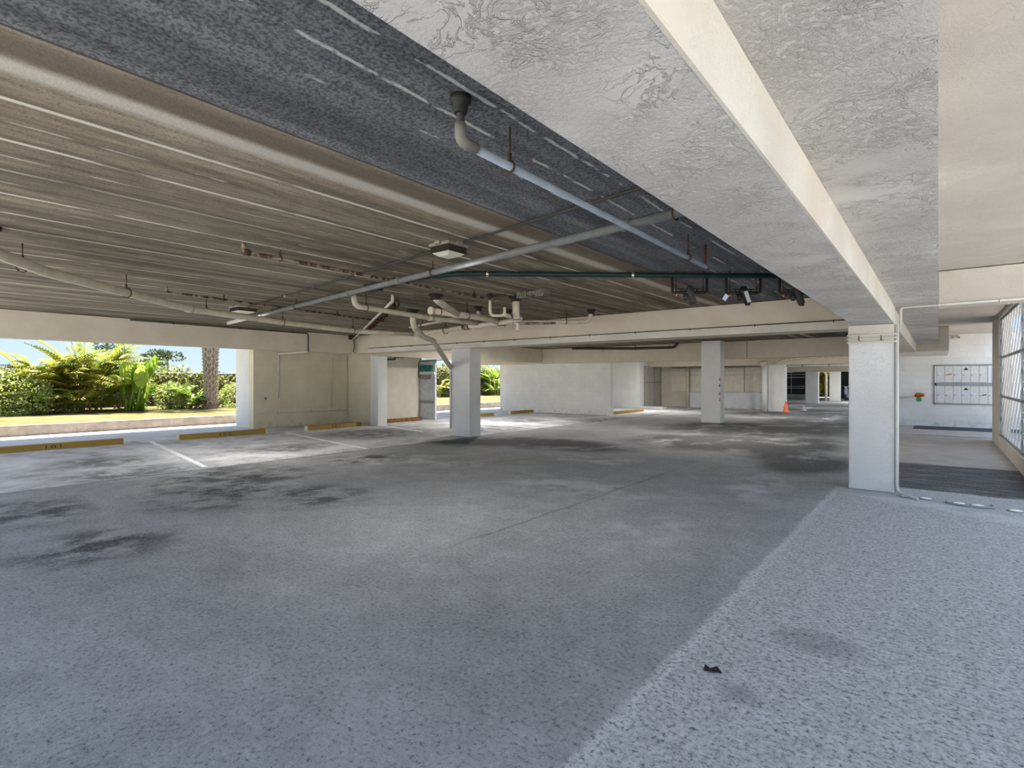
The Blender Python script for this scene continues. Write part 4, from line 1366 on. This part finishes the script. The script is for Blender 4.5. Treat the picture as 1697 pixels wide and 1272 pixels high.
def hedge(label, x0, x1, y0, y1, h, mat='hedge', n=6000, L=0.16, z0=0.26, front='x'):
    t = thing('hedge', label, 'hedge', ((x0 + x1) / 2, (y0 + y1) / 2, z0))
    mb = MB()
    for _ in range(n):
        x = random.uniform(x0, x1)
        y = random.uniform(y0, y1)
        top = h * (0.90 + 0.10 * math.sin(y * 1.3 + x) + 0.05 * math.sin(y * 4.1))
        z = z0 + (top - z0) * random.random() ** 0.75
        # favour the side facing the garage
        if front == 'y' and random.random() < 0.75:
            y = y0 + abs(random.gauss(0, 0.2))
        elif random.random() < 0.6:
            x = x1 - abs(random.gauss(0, 0.25)) - 0.2 * math.sin(y * 2.0) ** 2
        quad_leaf(mb.bm, V((x, y, z)), rv() + V((0.5, 0, 0.3)), rv(), L * random.uniform(0.6, 1.4), L * 0.5 * random.uniform(0.6, 1.3))
    mb.build('foliage', M[mat], t)
    core = MB()
    core.box(x0 + 0.1, x1 - 0.45, y0 + 0.4, y1 - 0.1, z0, h * 0.86)
    core.build('inner_branches', M['bark'], t)
    return t


hedge('mixed shrub hedge across the back of the lawn, behind the palms', -32.5, -29.8, -4, 19, 2.15, 'hedge', 16000, 0.17)
hedge('hedge seen through the garden gaps on both sides of the middle column', -31.5, -29.8, 22, 39, 2.7, 'hedge', 12000, 0.2)
hedge('brownish hedge seen through the narrow gap beyond the white partition wall', -32, -30, 48, 66, 2.8, 'gold_leaf', 3500, 0.22)
hedge('yellow-green hedge seen between the two most distant columns', -10, -6.2, 56.2, 57.6, 2.5, 'gold_leaf', 5000, 0.24, 0.0, 'y')


def frond(mb, base, az, L, rise, droop, nl=18, ll=0.5, lw=0.045):
    """arching palm frond with paired leaflets"""
    base = V(base)
    hd = V((math.cos(az), math.sin(az), 0))
    pts = []
    n = nl
    for i in range(n + 1):
        u = i / n
        pts.append(base + hd * (L * u * math.cos(rise) + 0.15 * L * u * u) + V((0, 0, L * (math.sin(rise) * u - droop * u * u))))
    mb.tube(pts[::3] if n % 3 == 0 else pts, [0.014 * (1 - 0.7 * k / (len(pts[::3] if n % 3 == 0 else pts))) for k in range(len(pts[::3] if n % 3 == 0 else pts))], 4, cap=False)
    side = V((-hd.y, hd.x, 0))
    for i in range(int(n * 0.25), n + 1):
        u = i / n
        tan = (pts[min(i + 1, n)] - pts[max(i - 1, 0)]).normalized()
        k = math.sin(math.pi * min(1, 0.15 + 0.85 * u)) ** 0.5 * ll * (0.6 + 0.6 * (1 - u))
        for sg in (-1, 1):
            d = (side * sg * 0.9 + tan * 0.75 + V((0, 0, 0.25))).normalized()
            p = pts[i]
            # two segments so the tip droops
            s = d.cross(V((0, 0, 1)))
            s = (s.normalized() if s.length > 1e-3 else side) * lw / 2
            q = p + d * k * 0.55
            r_ = p + d * k + V((0, 0, -k * 0.3))
            a = mb.bm.verts.new(p)
            b1, b2 = mb.bm.verts.new(q + s), mb.bm.verts.new(q - s)
            c = mb.bm.verts.new(r_)
            mb.bm.faces.new([a, b1, b2])
            mb.bm.faces.new([b1, c, b2])


def palm_clump(name, label, c, n, H, spread, mat, canes=8, ll=0.5, cat='palm', rad=0.5):
    t = thing(name, label, cat, (c[0], c[1], 0.26))
    mb = MB()
    for i in range(n):
        az = 2 * math.pi * i / n * 2.4 + random.uniform(-0.3, 0.3)
        rise = random.uniform(0.35, 1.35)
        r0 = rad * random.random()
        b0 = (c[0] + r0 * math.cos(az), c[1] + r0 * math.sin(az), 0.3 + random.uniform(0, H * 0.5))
        frond(mb, b0, az, spread * random.uniform(0.75, 1.1) * (1.15 if rise > 0.9 else 1), rise, random.uniform(0.2, 0.5), 18, ll, 0.085)
    mb.build('fronds', M[mat], t)
    cn = MB()
    for i in range(canes):
        az = random.uniform(0, 6.28)
        r0 = rad * 0.8 * random.random()
        x, y = c[0] + r0 * math.cos(az), c[1] + r0 * math.sin(az)
        cn.tube([(x, y, 0.2), (x + 0.15 * math.cos(az), y + 0.15 * math.sin(az), 0.5 + H * 0.4)], [0.04, 0.025], 6)
    cn.build('canes', M['cane'], t)
    return t


palm_clump('areca_palm', 'large golden-green feathery palm clump at the left of the lawn', (-26.8, 6.3), 120, 3.2, 2.15, 'areca', 14, 0.8, rad=0.9)
palm_clump('areca_palm', 'yellowish feathery palm clump at the far left edge of the view', (-27.0, 4.9), 70, 2.6, 1.9, 'areca', 8, 0.7, rad=0.8)
palm_clump('young_palm', 'small green feathery palm left of the thick palm trunk', (-26.0, 9.8), 26, 1.0, 1.1, 'bright_leaf', 8, 0.4, rad=0.3)
palm_clump('young_palm', 'feathery palm seen just right of the middle column through the gap', (-29.0, 34.6), 44, 3.0, 2.0, 'bright_leaf', 6, 0.6, rad=0.6)
palm_clump('young_palm', 'bright green palm seen just left of the middle column', (-29.2, 28.0), 30, 1.6, 1.3, 'areca', 6, 0.5, rad=0.5)

# bird of paradise: tall paddle leaves on stalks
t = thing('banana_plant', 'upright plant with broad bright green paddle leaves beside the golden palm', 'plant', (-25.0, 7.5, 0.26))
mb = MB()
st = MB()
for i in range(18):
    az = math.pi * 0.55 + random.uniform(-1.7, 1.7) if i % 3 else random.uniform(0, 6.28)
    ln = random.uniform(0.10, 0.42)
    H = random.uniform(0.5, 1.45)
    d = V((math.cos(az) * ln, math.sin(az) * ln, 1)).normalized()
    b0 = V((-25.0 + random.uniform(-0.2, 0.2), 7.5 + random.uniform(-0.3, 0.3), 0.26))
    b1 = b0 + d * H
    st.tube([b0, b1], [0.03, 0.016], 6)
    L = random.uniform(0.7, 1.1)
    W = L * 0.27
    s = d.cross(rv()).normalized()
    nrm = s.cross(d)
    prev = None
    for k in range(9):
        u = k / 8
        wd = W * math.sin(math.pi * (0.08 + 0.92 * u)) ** 0.7 if u < 1 else 0.01
        cc = b1 + d * L * u + nrm * (0.12 * u * u) - V((0, 0, 0.08 * u * u))
        row = [mb.bm.verts.new(cc - s * wd + nrm * wd * 0.3), mb.bm.verts.new(cc), mb.bm.verts.new(cc + s * wd + nrm * wd * 0.3)]
        if prev:
            for q in range(2):
                mb.bm.faces.new([prev[q], prev[q + 1], row[q + 1], row[q]])
        prev = row
mb.build('leaves', M['bright_leaf'], t)
st.build('stalks', M['bright_leaf'], t)

# thick palm trunk with criss-cross leaf bases
t = thing('palm_tree', 'thick palm trunk with criss-cross leaf bases at the right of the lawn', 'tree', (-25.2, 10.4, 0.26))
c0 = V((-25.2, 10.4, 0.26))
MB().lathe((c0.x, c0.y, 0.2), [(0.34, 0), (0.25, 0.4), (0.2, 1.2), (0.22, 2.2), (0.26, 3.2), (0.26, 5.4)], 16).build('trunk', M['trunk'], t)
mb = MB()
for k in range(34):
    z = 0.35 + k * 0.145
    R = 0.2 + 0.05 * min(1, max(0, (z - 1.2) / 2)) + (0.08 * max(0, 0.8 - z))
    for j in range(6):
        a = 2 * math.pi * (j + (k % 2) * 0.5) / 6 + random.uniform(-0.1, 0.1)
        p0 = V((c0.x + R * math.cos(a), c0.y + R * math.sin(a), z))
        for sg in (-1, 1):
            a2 = a + sg * 0.42
            p1 = V((c0.x + (R + 0.10) * math.cos(a2), c0.y + (R + 0.10) * math.sin(a2), z + 0.25))
            mb.bar(p0, p1, 0.05, 0.02)
boots = mb.build('leaf_bases', simple('leaf_base_fibre', (0.42, 0.34, 0.27), 0.9, var=0.3, scale=10), t)
boots['kind'] = 'stuff'
mb = MB()
for i in range(22):
    frond(mb, (c0.x, c0.y, 5.6), i * 2.4, 1.9, random.uniform(-0.2, 1.1), 0.45, 18, 0.6, 0.06)
mb.build('crown', M['dark_leaf'], t)


def bush(name, label, c, r, n, mat, L=0.13):
    t = thing(name, label, 'bush', (c[0], c[1], 0.26))
    mb = MB()
    leaf_mass(mb, c, r, n, L)
    leaf_mass(mb, (c[0] + 0.1, c[1] + r[1] * 0.5, c[2] - 0.1), (r[0] * 0.8, r[1] * 0.6, r[2] * 0.8), n // 3, L)
    mb.build('foliage', M[mat], t)
    sm = MB()
    for _ in range(7):
        v = rv()
        sm.tube([(c[0], c[1], 0.24), (c[0] + v.x * r[0] * 0.7, c[1] + v.y * r[1] * 0.7, c[2] + abs(v.z) * r[2] * 0.6)], [0.025, 0.01], 5)
    sm.build('stems', M['bark'], t)
    return t


bush('garden_bush', 'pale green round bush at the far left edge of the lawn', (-25.6, 4.1, 1.0), (0.9, 0.9, 0.8), 1700, 'bush')
bush('garden_bush', 'low whitish flowering bush between the golden palm and the paddle-leaved plant', (-26.6, 7.75, 0.65), (0.5, 0.6, 0.5), 900, 'bush', 0.1)
bush('garden_bush', 'rounded green bush between the paddle-leaved plant and the small palm', (-26.2, 9.2, 0.8), (0.6, 0.65, 0.6), 1200, 'bush', 0.12)
bush('garden_bush', 'low bluish-green bush at the foot of the thick palm trunk', (-25.5, 10.35, 0.5), (0.5, 0.5, 0.35), 700, 'dark_leaf', 0.12)
bush('garden_bush', 'light yellow-green bush right of the thick palm trunk, beside the pier', (-25.6, 11.8, 0.75), (0.7, 0.8, 0.65), 1500, 'bush', 0.13)
bush('garden_bush', 'low bush left of the golden palm trunk base', (-26.0, 5.3, 0.55), (0.5, 0.7, 0.4), 900, 'hedge', 0.11)


def far_tree(label, x, y, H, cr, n):
    t = thing('distant_tree', label, 'tree', (x, y, 0.26))
    MB().tube([(x, y, 0.2), (x + 0.1, y + 0.15, H * 0.6), (x, y, H)], [0.16, 0.12, 0.05], 7).build('trunk', M['bark'], t)
    mb = MB()
    for k in range(9):
        a = random.uniform(0, 6.28)
        cc = (x + cr * 0.6 * math.cos(a), y + cr * 0.7 * math.sin(a), H - 0.5 + random.uniform(-0.6, 0.5))
        leaf_mass(mb, cc, (cr * 0.4, cr * 0.45, 0.22), n // 9, 0.28)
    mb.build('foliage', M['dark_leaf'], t)


far_tree('distant flat-topped tree against the sky left of the thick palm trunk', -60, 20.6, 4.5, 1.5, 900)
far_tree('distant small dark tree against the sky above the golden palm', -60, 15.9, 4.9, 1.1, 700)
far_tree('distant bushy tree just left of the flat-topped one', -55, 17.6, 3.6, 1.2, 700)
